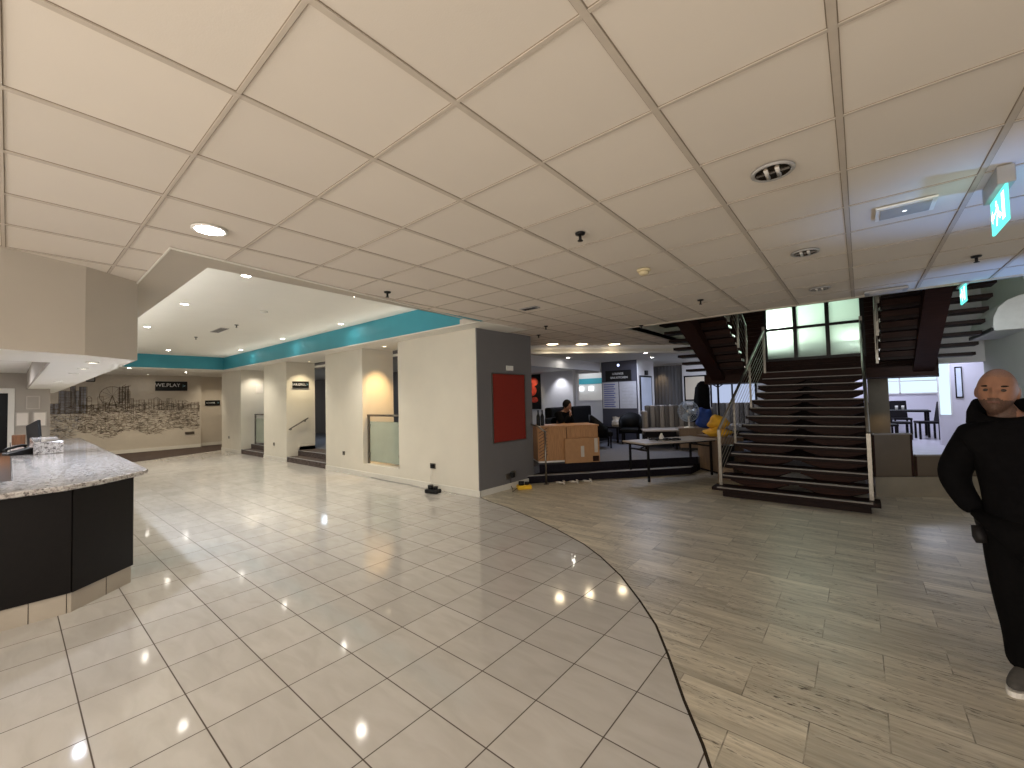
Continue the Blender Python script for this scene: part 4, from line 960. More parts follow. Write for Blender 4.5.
tag(MB().box(-2.13, -1.86, 8.58, 8.86, 0, .24).build('wooden_box', M['cab_wood'], bevel=.008), 'small brown box on the floor under the black bin', 'box')
t = thing('storage_chest', 'brown wooden chest carrying the fan and blue bag', 'chest', (-3.0, 10.75, ZL), .35)
MB().box(-.5, .55, -.25, .25, .06, .5).build('body', M['cab_wood'], t, .006); MB().box(-.52, .57, -.27, .27, .5, .53).build('lid', M['cab_wood'], t, .006); MB().box(-.47, .52, -.22, .22, 0, .06).build('plinth', M['black'], t)
MB().box(.02, .3, -.262, -.25, .25, .46).build('recess_panel', M['joint'], t)
t = thing('desk_fan', 'grey blue desk fan on the wooden chest', 'fan', (-3.22, 10.55, ZL + .53), -.15)
MB().lathe([(.12, 0), (.12, .02), (.03, .04)], (0, 0, 0), 20).build('base', M['white_plastic'], t); MB().cyl((0, 0, .03), (0, 0, .28), .022).build('pole', M['white_plastic'], t)
MB().lathe([(.05, .0), (.06, .05), (.05, .13), (.02, .15)], (0, 0, .4), 16, axis='y').build('motor', M['white_plastic'], t)
g = MB(); R0 = .25
for r in (.06, .1, .14, .18, .22, R0):
    g.tube([(r * math.cos(2 * PI * k / 32), -.06 - .02 * (1 - r / R0), .4 + r * math.sin(2 * PI * k / 32)) for k in range(33)], .004, 5)
for k in range(24):
    a = 2 * PI * k / 24; g.tube([(.03 * math.cos(a), -.08, .4 + .03 * math.sin(a)), (R0 * math.cos(a), -.06, .4 + R0 * math.sin(a)), (R0 * math.cos(a), 0, .4 + R0 * math.sin(a)), (.06 * math.cos(a), .06, .4 + .06 * math.sin(a))], .003, 5)
g.tube([(R0 * math.cos(2 * PI * k / 32), 0, .4 + R0 * math.sin(2 * PI * k / 32)) for k in range(33)], .009, 6); g.build('guard', M['fan_blue'], t)
for k in range(3):
    a0 = 2 * PI * k / 3; b = MB(); vs = []
    for i in range(7):
        r = .04 + .18 * i / 6; wv = .25 + .55 * math.sin(PI * (i + 1) / 8)
        for s in (-1, 1): vs.append((r * math.cos(a0 + s * wv * .6), -.02 + s * .025, .4 + r * math.sin(a0 + s * wv * .6)))
    b.add(vs, [(2 * i, 2 * i + 1, 2 * i + 3, 2 * i + 2) for i in range(6)], 0, True); ob = b.build('blade', M['fan_blue'], t)
    sd = ob.modifiers.new('thick', 'SOLIDIFY'); sd.thickness = .004
lump('blue_bag', (-2.90, 10.70, ZL + .53), (.19, .15, .27), M['blue_bag'], 'royal blue bag slumped on the chest beside the fan', 'bag', 5)
t = thing('coat_stand', 'dark wooden coat stand behind the blue bag', 'coat stand', (-2.75, 11.42, ZL))
MB().cyl((0, 0, .03), (0, 0, 1.72), .025).build('pole', M['dine_wood'], t)
for k in range(4):
    a = k * PI / 2 + .4
    MB().tube([(0, 0, 1.5), (.1 * math.cos(a), .1 * math.sin(a), 1.56), (.17 * math.cos(a), .17 * math.sin(a), 1.68)], .014, 8).build('hook', M['dine_wood'], t)
    MB().tube([(0, 0, .25), (.2 * math.cos(a), .2 * math.sin(a), .06), (.27 * math.cos(a), .27 * math.sin(a), .015)], .018, 8).build('leg', M['dine_wood'], t)
ct = MB(); vs = []; nn = 20
for z, w, d_, x in ((1.95, .035, .03, 0), (1.9, .1, .07, 0), (1.78, .16, .1, 0), (1.5, .18, .11, -.01), (1.2, .21, .12, -.03), (.92, .24, .13, -.06)):
    for k in range(nn):
        a = 2 * PI * k / nn; f = 1 + .12 * math.sin(a * 5 + z * 3); vs.append((-3.04 + x + w * f * math.cos(a), 11.12 + d_ * f * math.sin(a), z))
fs = [(j * nn + i, j * nn + (i + 1) % nn, (j + 1) * nn + (i + 1) % nn, (j + 1) * nn + i) for j in range(5) for i in range(nn)] + [tuple(range(nn)), tuple(5 * nn + i for i in range(nn))]
ct.add(vs, fs, 0, True); tag(ct.build('hanging_coat', M['coat']), 'long black coat hanging from the coat stand', 'coat')

# ------------------------------------------------------------------ CEILING FIXTURES
def downlight(loc, r, label, on, group, lens=None):
    t = thing('ceiling_downlight', label, 'downlight', loc, 0, group)
    MB().lathe([(r, 0), (r, -.008), (r * .93, -.014), (r * .80, -.008), (r * .78, .0)], (0, 0, 0), 28).build('trim_ring', M['white_plastic'] if on else M['grille'], t)
    if on: MB().lathe([(r * .8, -.009), (.001, -.009)], (0, 0, 0), 24).build('lens', lens or E_LAMP, t)
    else:
        MB().lathe([(r * .8, -.010), (r * .55, -.007), (.001, -.006)], (0, 0, 0), 24).build('reflector', M['reflector'], t)
        for s in (-1, 1): MB().tube([(s * r * .25, -r * .5, -.012), (s * r * .25, r * .5, -.012)], r * .1, 8).build('bulb', M['lens_off'], t)
        MB().bar((-r * .75, 0, -.013), (r * .75, 0, -.013), .008, .006).build('cross_blade', M['glass_dark'], t)
    return t
light('lamp_main', 'SPOT', (-3.39, .87, CZ - .03), 22, (1, .9, .74), .08, target=(-3.39, .87, 0), spot=150)
downlight((-3.39, .87, CZ - .001), .105, 'lit round downlight in the tile ceiling near the recess corner', True, None, E_LAMP_SOFT)
o = downlight((-.32, 2.67, CZ - .001), .105, 'unlit round downlight, nearest the camera of three in a row', False, 'unlit downlights')
dup(o, (-.32, 4.43, CZ - .001), 0, 'unlit round downlight, middle of three in a row'); dup(o, (-.32, 6.13, CZ - .001), 0, 'unlit round downlight, nearest the staircase of three in a row')
crow = [(-8.2, 1.77), (-11.0, 1.77), (-14.0, 1.77), (-15.2, 2.91), (-13.95, 4.35), (-11.0, 4.35), (-8.2, 4.38)]
o = None
for i, (x, y) in enumerate(crow):
    lab = ['nearest the tile ceiling along the reception side', 'in the middle of the reception side', 'at the far end of the reception side', 'by the teal end band', 'at the far end along the cream wall', 'in the middle along the cream wall', 'at the near end along the cream wall'][i]
    if o is None: o = downlight((x, y, 3.269), .062, 'small lit downlight in the raised ceiling, ' + lab, True, 'recess downlights', E_LAMP_SOFT)
    else: dup(o, (x, y, 3.269), 0, 'small lit downlight in the raised ceiling, ' + lab)
    light('lamp_recess', 'SPOT', (x, min(y, 4.15), 3.24), 92, (1, .94, .81), .05, target=(x, min(y, 4.15) - .15, 0), spot=112, blend=1)
for x, y in ((-5.9, 1.9), (-5.9, 3.4)): light('lamp_recess_near', 'SPOT', (x, y, 3.24), 46, (1, .94, .82), .05, target=(x, y, 0), spot=118, blend=1); dup(o, (x, y, 3.269), 0, 'small lit downlight in the raised ceiling near the tile edge, ' + ('reception side' if y < 2 else 'wall side'))
for i, (x, y) in enumerate(((-16.77, 2.29), (-18.1, 3.96), (-19.7, 3.2))):
    dup(o, (x, y, CZ - .004), 0, 'small lit downlight in the soffit before the mural, ' + ['beside the teal band', 'in front of the black sign', 'closest to the mural'][i])
for x, y in ((-18.6, 1.6), (-18.6, 3.0), (-18.6, 4.4), (-19.9, 5.4)): light('lamp_mural', 'SPOT', (x, y, CZ - .03), 44 if y < 5 else 22, (1, .88, .68), .05, target=(x - .5, y, 0), spot=120, blend=.8)  # last spot is added to brighten the recessed far wall
E2 = emit('soffit lamp', (1, .9, .72), 6)
o2 = None
for i, (x, y) in enumerate(((-5.76, .52), (-6.64, .53), (-7.61, .52), (-9.8, .5))):
    lab = 'small lit downlight in the reception soffit, ' + ['closest to the counter corner', 'second from the counter corner', 'third from the counter corner', 'farthest from the counter corner'][i]
    if o2 is None: o2 = downlight((x, y, ZB - .001), .05, lab, True, 'reception soffit downlights', E2)
    else: dup(o2, (x, y, ZB - .001), 0, lab)
    light('lamp_reception', 'SPOT', (x, y, ZB - .03), 34, (.74, .83, 1), .04, target=(x, y, 0), spot=130, blend=.7)
light('lamp_reception_back', 'AREA', (-10.5, -.8, 2.38), 34, (.95, .94, 1), 1.2, target=(-10.5, -.8, 0), sy=.5)
# unseen area lights added behind the recess lip to brighten the raised ceiling
light('recess_fill', 'AREA', (-10.5, 1.30, 2.90), 9, (1, .95, .86), 11.0, target=(-10.5, 1.9, 3.27), sy=.08)
light('recess_fill_wall', 'AREA', (-10.5, 4.45, 2.88), 5, (1, .95, .86), 11.0, target=(-10.5, 4.2, 3.27), sy=.08)
# opening lamps
o3 = downlight((-7.92, 5.22, CZ - .004), .05, 'small warm downlight at the head of the glass balustrade opening', True, 'opening downlights', E_LAMP_HOT)
light('lamp_opening_warm', 'SPOT', (-7.95, 5.40, CZ - .04), 78, (1, .64, .28), .04, target=(-8.55, 5.40, 1.35), spot=64, blend=1)
dup(o3, (-12.1, 5.5, CZ - .004), 0, 'small warm downlight over the handrail wall'); light('lamp_opening_sign', 'SPOT', (-12.05, 5.45, CZ - .04), 36, (1, .84, .55), .04, target=(-12.5, 5.45, 1.3), spot=90, blend=1)
dup(o3, (-15.8, 5.5, CZ - .004), 0, 'small downlight at the head of the farthest opening'); light('lamp_opening_far', 'SPOT', (-15.75, 5.45, CZ - .04), 20, (1, .92, .78), .04, target=(-16.15, 5.45, .8), spot=110, blend=.8)
# lounge lamps
o4 = downlight((-5.31, 7.86, CZ - .001), .16, 'bright round downlight nearest the grey wall end', True, 'lounge edge downlights', E_LAMP_HOT)
dup(o4, (-4.87, 8.40, CZ - .001), 0, 'bright round downlight, middle of three at the lounge edge'); dup(o4, (-4.36, 9.02, CZ - .001), 0, 'bright round downlight of the lounge edge nearest the stairs')
for x, y in ((-5.31, 7.86), (-4.87, 8.4), (-4.36, 9.02)): light('lamp_lounge_edge', 'SPOT', (x, y, CZ - .03), 11, (1, .80, .55), .08, target=(x, y, 0), spot=150, blend=.7)
o5 = None
for i, (x, y) in enumerate(((-6.0, 9.6), (-4.45, 11.55), (-4.1, 10.2), (-7.9, 13.5))):
    lab = 'tiny lit spot in the lounge ceiling, ' + ['over the black banquette', 'right of the grey column', 'over the striped banquette', 'before the internal window'][i]
    if o5 is None: o5 = downlight((x, y, 2.699), .06, lab, True, 'lounge spots', E_LAMP_SOFT)
    else: dup(o5, (x, y, 2.699), 0, lab)
light('lamp_lounge_a', 'AREA', (-4.6, 11.2, 2.66), 15, (.70, .78, 1), .8, target=(-4.6, 11.2, 0))
light('lamp_lounge_b', 'SPOT', (-9.35, 14.0, 2.66), 26, (.92, .93, 1), .04, target=(-9.35, 14.38, 1.4), spot=90, blend=.8)
light('lamp_lounge_c', 'SPOT', (-10.9, 14.1, 2.66), 14, (1, .82, .5), .05, target=(-10.9, 14.5, 1.5), spot=100, blend=.8)
light('lamp_lounge_d', 'AREA', (-8.5, 12.0, 2.66), 12, (.76, .82, 1), .8, target=(-8.5, 12, 0))
light('lamp_lounge_e', 'AREA', (-3.6, 13.3, 2.66), 14, (.72, .80, 1), .8, target=(-3.6, 13.8, .8))
light('lamp_lounge_f', 'SPOT', (-5.35, 14.65, 2.6), 8, (1, .7, .4), .04, target=(-5.6, 14.9, 1.0), spot=80, blend=.8)
light('lamp_beyond', 'AREA', (-9.4, 15.9, 2.9), 4, (.85, .95, 1), .6, target=(-9.6, 16.8, 1.8))
for i, x in enumerate((-10.1, -9.8, -9.3)):
    tag(MB().box(x - .1, x + .1, 16.7, 16.79, 1.9, 2.08).build('wall_lamp', E_COOL), 'bright wall lamp in the room beyond the lounge, ' + ['left of three', 'middle of three', 'right of three'][i], 'wall lamp', 'lamps in the room beyond')
light('lamp_dark_lounge', 'AREA', (-15, 7.6, 2.6), 10, (.7, .85, 1), .6, target=(-15, 7.6, 0))
# dining
for i, (x, y) in enumerate(((1.0, 15.2), (1.4, 13.3), (0.2, 17))): light('lamp_dining', 'AREA', (x, y, 2.66), (30, 15, 22)[i], (.74, .80, 1), 1.0, target=(x, y, 0))
light('lamp_pier', 'SPOT', (.3, 11.6, 1.2), 1.6, (1, .62, .22), .05, target=(.32, 12.1, .5), spot=100, blend=.9)

def sprinkler(loc, label):
    t = thing('ceiling_sprinkler', label, 'sprinkler', loc, 0, 'ceiling sprinklers')
    MB().lathe([(.038, 0), (.034, -.012), (.012, -.016)], (0, 0, 0), 16).build('escutcheon', M['black'], t)
    MB().cyl((0, 0, -.01), (0, 0, -.055), .011, 10).build('stem', M['black_metal'], t); MB().lathe([(.02, -.055), (.02, -.06)], (0, 0, 0), 12).build('deflector', M['black_metal'], t)
    return t
o = sprinkler((-1.55, 2.7, CZ), 'black sprinkler head in the middle of the tile ceiling')
for x, y, z, lab in ((-1.54, 5.71, CZ, 'near the stairwell edge'), (-3.98, 2.67, CZ, 'at the edge of the ceiling recess'), (.88, 5.73, CZ, 'between the two exit signs'), (-4.05, 5.81, CZ, 'by the top of the grey wall end'),
                     (-2.88, 7.02, CZ, 'at the left corner of the stairwell'), (-4.72, 6.52, CZ, 'nearest the lounge edge downlights'), (-9.7, 2.95, 3.27, 'in the raised lobby ceiling'), (-12.0, 2.81, 3.27, 'far along the raised lobby ceiling')):
    dup(o, (x, y, z), 0, 'black sprinkler head ' + lab)
t = thing('smoke_detector', 'round yellowed smoke detector on the tile ceiling', 'smoke detector', (-1.56, 3.91, CZ))
MB().lathe([(.065, 0), (.065, -.015), (.055, -.022)], (0, 0, 0), 24).build('base', M['detector'], t); MB().lathe([(.05, -.02), (.045, -.045), (.02, -.055), (.001, -.055)], (0, 0, 0), 24).build('sensor', M['detector'], t)
t = thing('smoke_detector', 'white smoke detector in the raised lobby ceiling', 'smoke detector', (-7.96, 2.84, 3.27))
MB().lathe([(.06, 0), (.06, -.03), (.03, -.045), (.001, -.046)], (0, 0, 0), 20).build('base', M['white_plastic'], t)
t = thing('ceiling_vent', 'narrow slot vent in the raised lobby ceiling', 'vent', (-10.6, 2.9, 3.27))
MB().box(-.35, .35, -.08, .08, -.012, 0).build('frame', M['grille'], t); 
for k in range(3): MB().box(-.32, .32, -.06 + .045 * k, -.035 + .045 * k, -.014, -.011).build('slot', M['black'], t)
t = thing('ceiling_vent', 'square white ceiling grille near the exit sign', 'vent', (.28, 3.84, CZ))
MB().box(-.15, .15, -.13, .13, -.014, 0).build('frame', M['white_plastic'], t, .004); MB().box(-.125, .125, -.105, .105, -.018, -.013).build('louvre', M['grille'], t); MB().lathe([(.012, -.02), (.001, -.022)], (0, 0, 0), 10).build('indicator', E_COOL, t)
t = thing('ceiling_vent', 'small dark ceiling vent above the grey wall end', 'vent', (-3.38, 4.48, CZ))
MB().box(-.13, .13, -.06, .06, -.012, 0).build('frame', M['grille'], t); MB().box(-.11, .11, -.045, .045, -.014, -.011).build('louvre', M['glass_dark'], t)
t = thing('ceiling_emergency_light', 'flat grey emergency light at the stairwell edge', 'emergency light', (.29, 6.86, CZ))
MB().box(-.2, .2, -.12, .12, -.03, 0).build('case', M['grille'], t, .008); MB().box(-.15, .15, -.08, .08, -.034, -.029).build('diffuser', M['lens_off'], t)
def exit_sign(loc, hz, label):
    t = thing('exit_sign', label, 'exit sign', loc, 0, 'hanging exit signs')
    MB().box(-.035, .035, -.18, .18, -hz, 0).build('housing', M['grey_plastic'], t, .006)
    MB().box(-.006, .006, -.17, .17, -hz - .2, -hz).build('blade', E_GREEN, t)
    f = MB(); X_ = -.0075 - 0; DZ = .1 - hz; KY = .85
    # running man, arrow and doorway, on the face towards -x
    def q(a, b): f.add([(X_, p[0] * KY, (p[1] - .0) * .85 - .1 - hz) for p in a], [tuple(range(len(a)))]) if b else None
    f.ell((X_, .03, -.045 - hz), .001, .018, .018, 10, 8)
    q([(.04, .04), (-.005, .05), (-.03, -.01), (.02, -.02)], 1); q([(.03, -.01), (-.0, -.01), (.03, -.085), (.06, -.085)], 1); q([(-.02, .0), (.01, -.02), (-.04, -.06), (-.085, -.05), (-.085, -.035)], 1)
    q([(.04, .035), (.09, .01), (.09, -.005), (.03, .015)], 1); q([(-.1, .09), (-.17, .09), (-.17, -.09), (-.1, -.09)], 1)
    q([(.19, .0), (.14, .05), (.14, -.05)], 1); q([(.15, .018), (.1, .018), (.1, -.018), (.15, -.018)], 1)
    f.build('pictogram', E_SIGNW, t)
    return t
exit_sign((.665, 3.66, CZ), .1, 'green lit running man exit sign nearest the camera')
exit_sign((.985, 7.2, CZ), .02, 'green lit exit sign hanging at the stairwell edge')
light('exit_glow', 'POINT', (.5, 3.66, 2.6), .3, (.3, .6, 1), .1)

# ------------------------------------------------------------------ PEOPLE
def skin_mesh(name, joints, bones, mats, parent, root, sub=2, rfun=None):
    """one continuous skinned surface along a joint skeleton"""
    names = list(joints); me = bpy.data.meshes.new(name)
    me.from_pydata([joints[k][0] for k in names], [(names.index(a), names.index(b)) for a, b in bones], [])
    o = bpy.data.objects.new(name, me); C.objects.link(o)
    sk_ = o.modifiers.new('skin', 'SKIN'); sk_.use_smooth_shade = True
    lay = me.skin_vertices[0].data if len(me.skin_vertices) else None
    if lay is None:
        bm = bmesh.new(); bm.from_mesh(me); bm.verts.layers.skin.verify(); bm.to_mesh(me); bm.free(); lay = me.skin_vertices[0].data
    for i, k in enumerate(names):
        r = joints[k][1]; lay[i].radius = r if isinstance(r, tuple) else (r, r); lay[i].use_root = (k == root)
    ss = o.modifiers.new('sub', 'SUBSURF'); ss.levels = sub; ss.render_levels = sub
    dg = bpy.context.evaluated_depsgraph_get(); m2 = bpy.data.meshes.new_from_object(o.evaluated_get(dg))
    bpy.data.objects.remove(o); m2.name = name
    m2.materials.clear()
    for m in mats: m2.materials.append(m)
    for p in m2.polygons: p.use_smooth = True
    o = bpy.data.objects.new(name, m2); C.objects.link(o); o.parent = parent
    return o
def head_parts(mb, c, M4, s=1.0):
    """sculpted head, face towards local -y; c = head centre"""
    G_ = lambda a, w: math.exp(-(a / w) ** 2)
    def fn(q):
        x, y, z = q; f = -y                                   # f>0 on the face side
        w = 1.0; d = 1.0
        if z < .1: w *= 1 - .30 * ((.1 - z) / 1.1) ** 1.2
        if z < 0 and f < 0: d *= 1 - .25 * (-z)
        X_, Y_, Z_ = x * w, y * d, z
        if f > 0:
            fr = f
            Y_ -= .23 * G_(x, .17) * G_(z + .12, .2) * fr                     # nose
            Y_ -= .10 * G_(x, .12) * G_(z - .08, .15) * fr
            Y_ += .13 * (G_(x - .38, .2) + G_(x + .38, .2)) * G_(z - .04, .12)   # eye sockets
            Y_ -= .06 * (G_(x - .36, .3) + G_(x + .36, .3)) * G_(z - .2, .1)     # brow
            Y_ -= .07 * G_(x, .3) * G_(z + .45, .08)                           # lips
            Y_ -= .12 * G_(x, .4) * G_(z + .8, .18)                            # chin
            Y_ -= .03 * (G_(x - .55, .2) + G_(x + .55, .2)) * G_(z + .12, .2)  # cheeks
        return Vector((X_, Y_, Z_))
    mb.ell(c, .079 * s, .098 * s, .128 * s, 56, 44, 0, fn, M4)
    for sx in (-1, 1):
        mb.ell(Vector(c) + M4 @ Vector((sx * .077 * s, .014 * s, -.004 * s)), .010 * s, .020 * s, .032 * s, 10, 8, 0, None, M4)
def paint_head(ob, c, M4inv, s, hair=False):
    for p in ob.data.polygons:
        q = M4inv @ (Vector(p.center) - Vector(c)) / s
        if q.z < -.14 or q.length > .2: continue
        x, y, z = q.x / .079, -q.y / .098, q.z / .128
        if z > .28 + .22 * max(0, y) and not (y > .35 and z < .62): p.material_index = 2
        elif y < .0 and z > -.2 and abs(x) < .98: p.material_index = 2
        if z < -.36 and y > -.15 and abs(x) < .95:
            p.material_index = 1
            if abs(x) < .28 and -.50 < z < -.41 and y > .4: p.material_index = 3
        if abs(x) < .3 and -.36 < z < -.29 and y > .5: p.material_index = 1

def hand(mb, wrist, d, palm_n, s=1.0, curl=.5, mi=0):
    """palm with four unequal bent fingers and a side thumb"""
    d = Vector(d).normalized(); n = Vector(palm_n).normalized(); a = d.cross(n).normalized(); w = Vector(wrist)
    mb.ell(w + d * .045 * s, .042 * s, .05 * s, .017 * s, 14, 8, mi, None, Matrix((a, d, n)).transposed())
    for i, L_ in enumerate((.066, .076, .071, .056)):
        b = w + d * .085 * s + a * (i - 1.5) * .02 * s; pts = [b]
        ang = 0
        for k in range(3):
            ang += curl * .7; b = b + (d * math.cos(ang) + n * math.sin(ang)) * L_ * s * (.45, .32, .25)[k]; pts.append(b)
        mb.tube(pts, [.0095 * s, .009 * s, .0085 * s, .007 * s], 8, mi)
    b = w + d * .03 * s - a * .036 * s
    mb.tube([b, b + (d * .5 - a * .75 + n * .4) * .035 * s, b + (d * .95 - a * .75 + n * .8) * .05 * s, b + (d * 1.4 - a * .6 + n * 1.1) * .055 * s], [.013 * s, .0115 * s, .010 * s, .008 * s], 8, mi)

# standing person, face towards local -y
pr = thing('person', 'person with shaved head and beard standing in black hooded jacket and trousers', 'person', (.582, 3.503, 0), math.radians(-9.7))
hc = (0.0, -.03, 1.60)
J = {'pelvis': ((.10, 0, .93), (.135, .10)), 'waist': ((.09, 0, 1.07), (.13, .095)), 'chest': ((.07, 0, 1.26), (.15, .105)), 'collar': ((.045, .0, 1.40), (.10, .075)), 'neck': ((.02, -.005, 1.475), (.055, .055)), 'skull': ((.0, -.02, 1.56), (.055, .06)),
     'sr': ((-.115, .01, 1.375), (.065, .065)), 'er': ((-.195, .06, 1.12), (.046, .046)), 'wr': ((-.10, -.02, .925), (.03, .028)),
     'sl': ((.235, .01, 1.375), (.065, .065)), 'el': ((.31, .05, 1.11), (.046, .046)), 'wl': ((.27, -.08, .90), (.03, .028)),
     'hr': ((.02, 0, .87), (.09, .09)), 'kr': ((.03, -.02, .49), (.058, .06)), 'ar': ((.05, .06, .10), (.04, .042)),
     'hl': ((.175, 0, .87), (.09, .09)), 'kl': ((.22, -.03, .49), (.058, .06)), 'al': ((.24, .06, .10), (.04, .042))}
B = [('pelvis', 'waist'), ('waist', 'chest'), ('chest', 'collar'), ('collar', 'neck'), ('neck', 'skull'), ('collar', 'sr'), ('sr', 'er'), ('er', 'wr'), ('collar', 'sl'), ('sl', 'el'), ('el', 'wl'),
     ('pelvis', 'hr'), ('hr', 'kr'), ('kr', 'ar'), ('pelvis', 'hl'), ('hl', 'kl'), ('kl', 'al')]
def make_body(J, B, parent, hc, hM, s, hands, root='pelvis', name='body'):
    base = skin_mesh(name, J, B, [M['skin']], parent, root, 2)
    mb = MB(); head_parts(mb, hc, hM, s)
    for h in hands: hand(mb, *h)
    o2 = mb.build('headtmp', M['skin'])
    bm = bmesh.new(); bm.from_mesh(base.data); bm.from_mesh(o2.data); me = bpy.data.meshes.new(name); bm.to_mesh(me); bm.free()
    bpy.data.objects.remove(o2); bpy.data.objects.remove(base)
    o = bpy.data.objects.new(name, me); C.objects.link(o)
    rm = o.modifiers.new('fuse', 'REMESH'); rm.mode = 'VOXEL'; rm.voxel_size = .0055; rm.use_smooth_shade = True
    dg = bpy.context.evaluated_depsgraph_get(); m2 = bpy.data.meshes.new_from_object(o.evaluated_get(dg)); bpy.data.objects.remove(o)
    m2.materials.clear()
    for m in (M['skin'], M['stubble'], M['shaved'], M['lip'], M['glove']): m2.materials.append(m)
    for p in m2.polygons: p.use_smooth = True
    o = bpy.data.objects.new(name, m2); C.objects.link(o); o.parent = parent
    return o
hM = (Matrix.Rotation(math.radians(5), 3, 'Y') @ Matrix.Rotation(math.radians(-3), 3, 'X') @ Matrix.Rotation(math.radians(-6), 3, 'Z'))
body = make_body(J, B, pr, hc, hM, 1.0, [((-.10, -.02, .925), (.12, -.25, -1), (.9, .3, 0), 1.0, .55), ((.27, -.08, .90), (-.1, -.3, -1), (-.9, .2, 0), 1.0, .5)])
paint_head(body, hc, hM.inverted(), 1.0)
for p in body.data.polygons:
    if p.center.z < .94 and p.center.z > .6 and (p.center.x < -.05 or p.center.x > .22): p.material_index = 4
for sx in (-1, 1):
    MB().ell(Vector(hc) + hM @ Vector((sx * .030, -.0775, .006)), .0135, .012, .0085, 12, 8).build('eye', M['eye'], body)
    MB().ell(Vector(hc) + hM @ Vector((sx * .031, -.0885, .027)), .02, .006, .005, 12, 6).build('eyebrow', M['hair'], body)
JJ = {'pelvis': ((.095, 0, .84), (.185, .15)), 'hem': ((.095, 0, .94), (.19, .15)), 'waist': ((.085, 0, 1.08), (.185, .145)), 'chest': ((.07, 0, 1.25), (.20, .15)), 'collar': ((.05, .005, 1.385), (.17, .115)), 'neck': ((.03, .0, 1.455), (.10, .095)),
      'sr': ((-.105, .01, 1.345), (.10, .10)), 'er': ((-.20, .06, 1.11), (.084, .08)), 'wm': ((-.15, .015, 1.0), (.068, .064)), 'wr': ((-.10, -.02, .915), (.058, .056)),
      'sl': ((.225, .01, 1.345), (.10, .10)), 'el': ((.31, .05, 1.10), (.08, .08)), 'wl': ((.272, -.075, .90), (.058, .056))}
JB = [('pelvis', 'hem'), ('hem', 'waist'), ('waist', 'chest'), ('chest', 'collar'), ('collar', 'neck'), ('collar', 'sr'), ('sr', 'er'), ('er', 'wm'), ('wm', 'wr'), ('collar', 'sl'), ('sl', 'el'), ('el', 'wl')]
jk = skin_mesh('jacket', JJ, JB, [M['jacket']], pr, 'pelvis', 2)
# thick standing hood around the neck
hd = MB(); n = 30; vs = []
rings = ((.12, .10, 1.385, 0), (.15, .125, 1.43, .01), (.146, .13, 1.49, .02), (.128, .12, 1.535, .03), (.108, .105, 1.53, .03), (.085, .085, 1.46, .02))
for rx, ry, z, dy in rings:
    for k in range(n):
        a = 2 * PI * k / n; fr_ = max(0, -math.sin(a)) ** 2
        vs.append((.025 + rx * math.cos(a), dy + ry * math.sin(a), z - .085 * fr_ + .03 * max(0, math.sin(a)) + .012 * math.sin(3 * a)))
hd.add(vs, [(j * n + k, j * n + (k + 1) % n, (j + 1) * n + (k + 1) % n, (j + 1) * n + k) for j in range(len(rings) - 1) for k in range(n)], 0, True); hd.build('hood', M['jacket'], pr)
TT = {'pelvis': ((.095, 0, .93), (.18, .145)), 'hr': (J['hr'][0], (.13, .14)), 'mr': ((.02, -.01, .70), (.115, .12)), 'kr': (J['kr'][0], (.10, .105)), 'cr': ((.045, .035, .28), (.088, .092)), 'ar': ((.045, .06, .08), (.078, .082)),
      'hl': (J['hl'][0], (.13, .14)), 'ml': ((.20, -.01, .70), (.115, .12)), 'kl': (J['kl'][0], (.10, .105)), 'cl': ((.24, .02, .28), (.088, .092)), 'al': ((.25, .06, .07), (.08, .085))}
TB = [('pelvis', 'hr'), ('hr', 'mr'), ('mr', 'kr'), ('kr', 'cr'), ('cr', 'ar'), ('pelvis', 'hl'), ('hl', 'ml'), ('ml', 'kl'), ('kl', 'cl'), ('cl', 'al')]
skin_mesh('trousers', TT, TB, [M['trouser']], pr, 'pelvis', 2)
def shoe(x, y, rz):
    R3 = Matrix.Rotation(rz, 3, 'Z')
    f = lambda q: Vector((q.x * (1 - .18 * max(0, q.y)), q.y, max(q.z, -.3) * (1 - .45 * max(0, -q.y)) if q.z > 0 else q.z * .3))
    s_ = MB().ell((x, y, .045), .052, .145, .085, 20, 14, 0, f, R3).build('shoe', M['shoe'], pr)
    pts = []
    o = MB(); k = 24; pl = [(.054 * math.cos(2 * PI * i / k) * (1 - .12 * (math.sin(2 * PI * i / k) > 0)), .15 * math.sin(2 * PI * i / k)) for i in range(k)]
    pl = [((R3 @ Vector((p[0], p[1], 0))).x + x, (R3 @ Vector((p[0], p[1], 0))).y + y) for p in pl]
    o.prism(pl, 0, .028); o.build('sole', M['sole'], s_)
shoe(.035, .015, -.35); shoe(.25, .0, .2)
MB().tube([(-.1, -.06, .86), (-.095, -.075, .80), (-.09, -.08, .77)], [.028, .03, .022], 12).build('glove_cuff', M['glove'], pr)

# seated person behind the desk, on an office chair
t = thing('office_chair', 'black office chair carrying the person behind the oak desk', 'chair', (-5.45, 8.3, ZL), math.radians(86))
MB().box(-.24, .24, -.22, .24, .33, .405).build('seat', M['black'], t, .03, 3); MB().box(-.21, .21, .26, .31, .5, .86).build('backrest', M['black'], t, .03, 3)
MB().cyl((0, .02, .06), (0, .02, .34), .03).build('pillar', M['black_metal'], t); MB().bar((0, .27, .36), (0, .29, .55), .05, .015).build('bracket', M['black_metal'], t)
for k in range(5):
    a = 2 * PI * k / 5; l_ = MB().bar((0, .02, .08), (.24 * math.cos(a), .02 + .24 * math.sin(a), .06), .04, .03).build('leg', M['black_metal'], t)
    MB().lathe([(.0, -.012), (.025, -.012), (.025, .012), (0, .012)], (.24 * math.cos(a), .02 + .24 * math.sin(a), .026), 12, axis='x').build('castor', M['black'], l_)

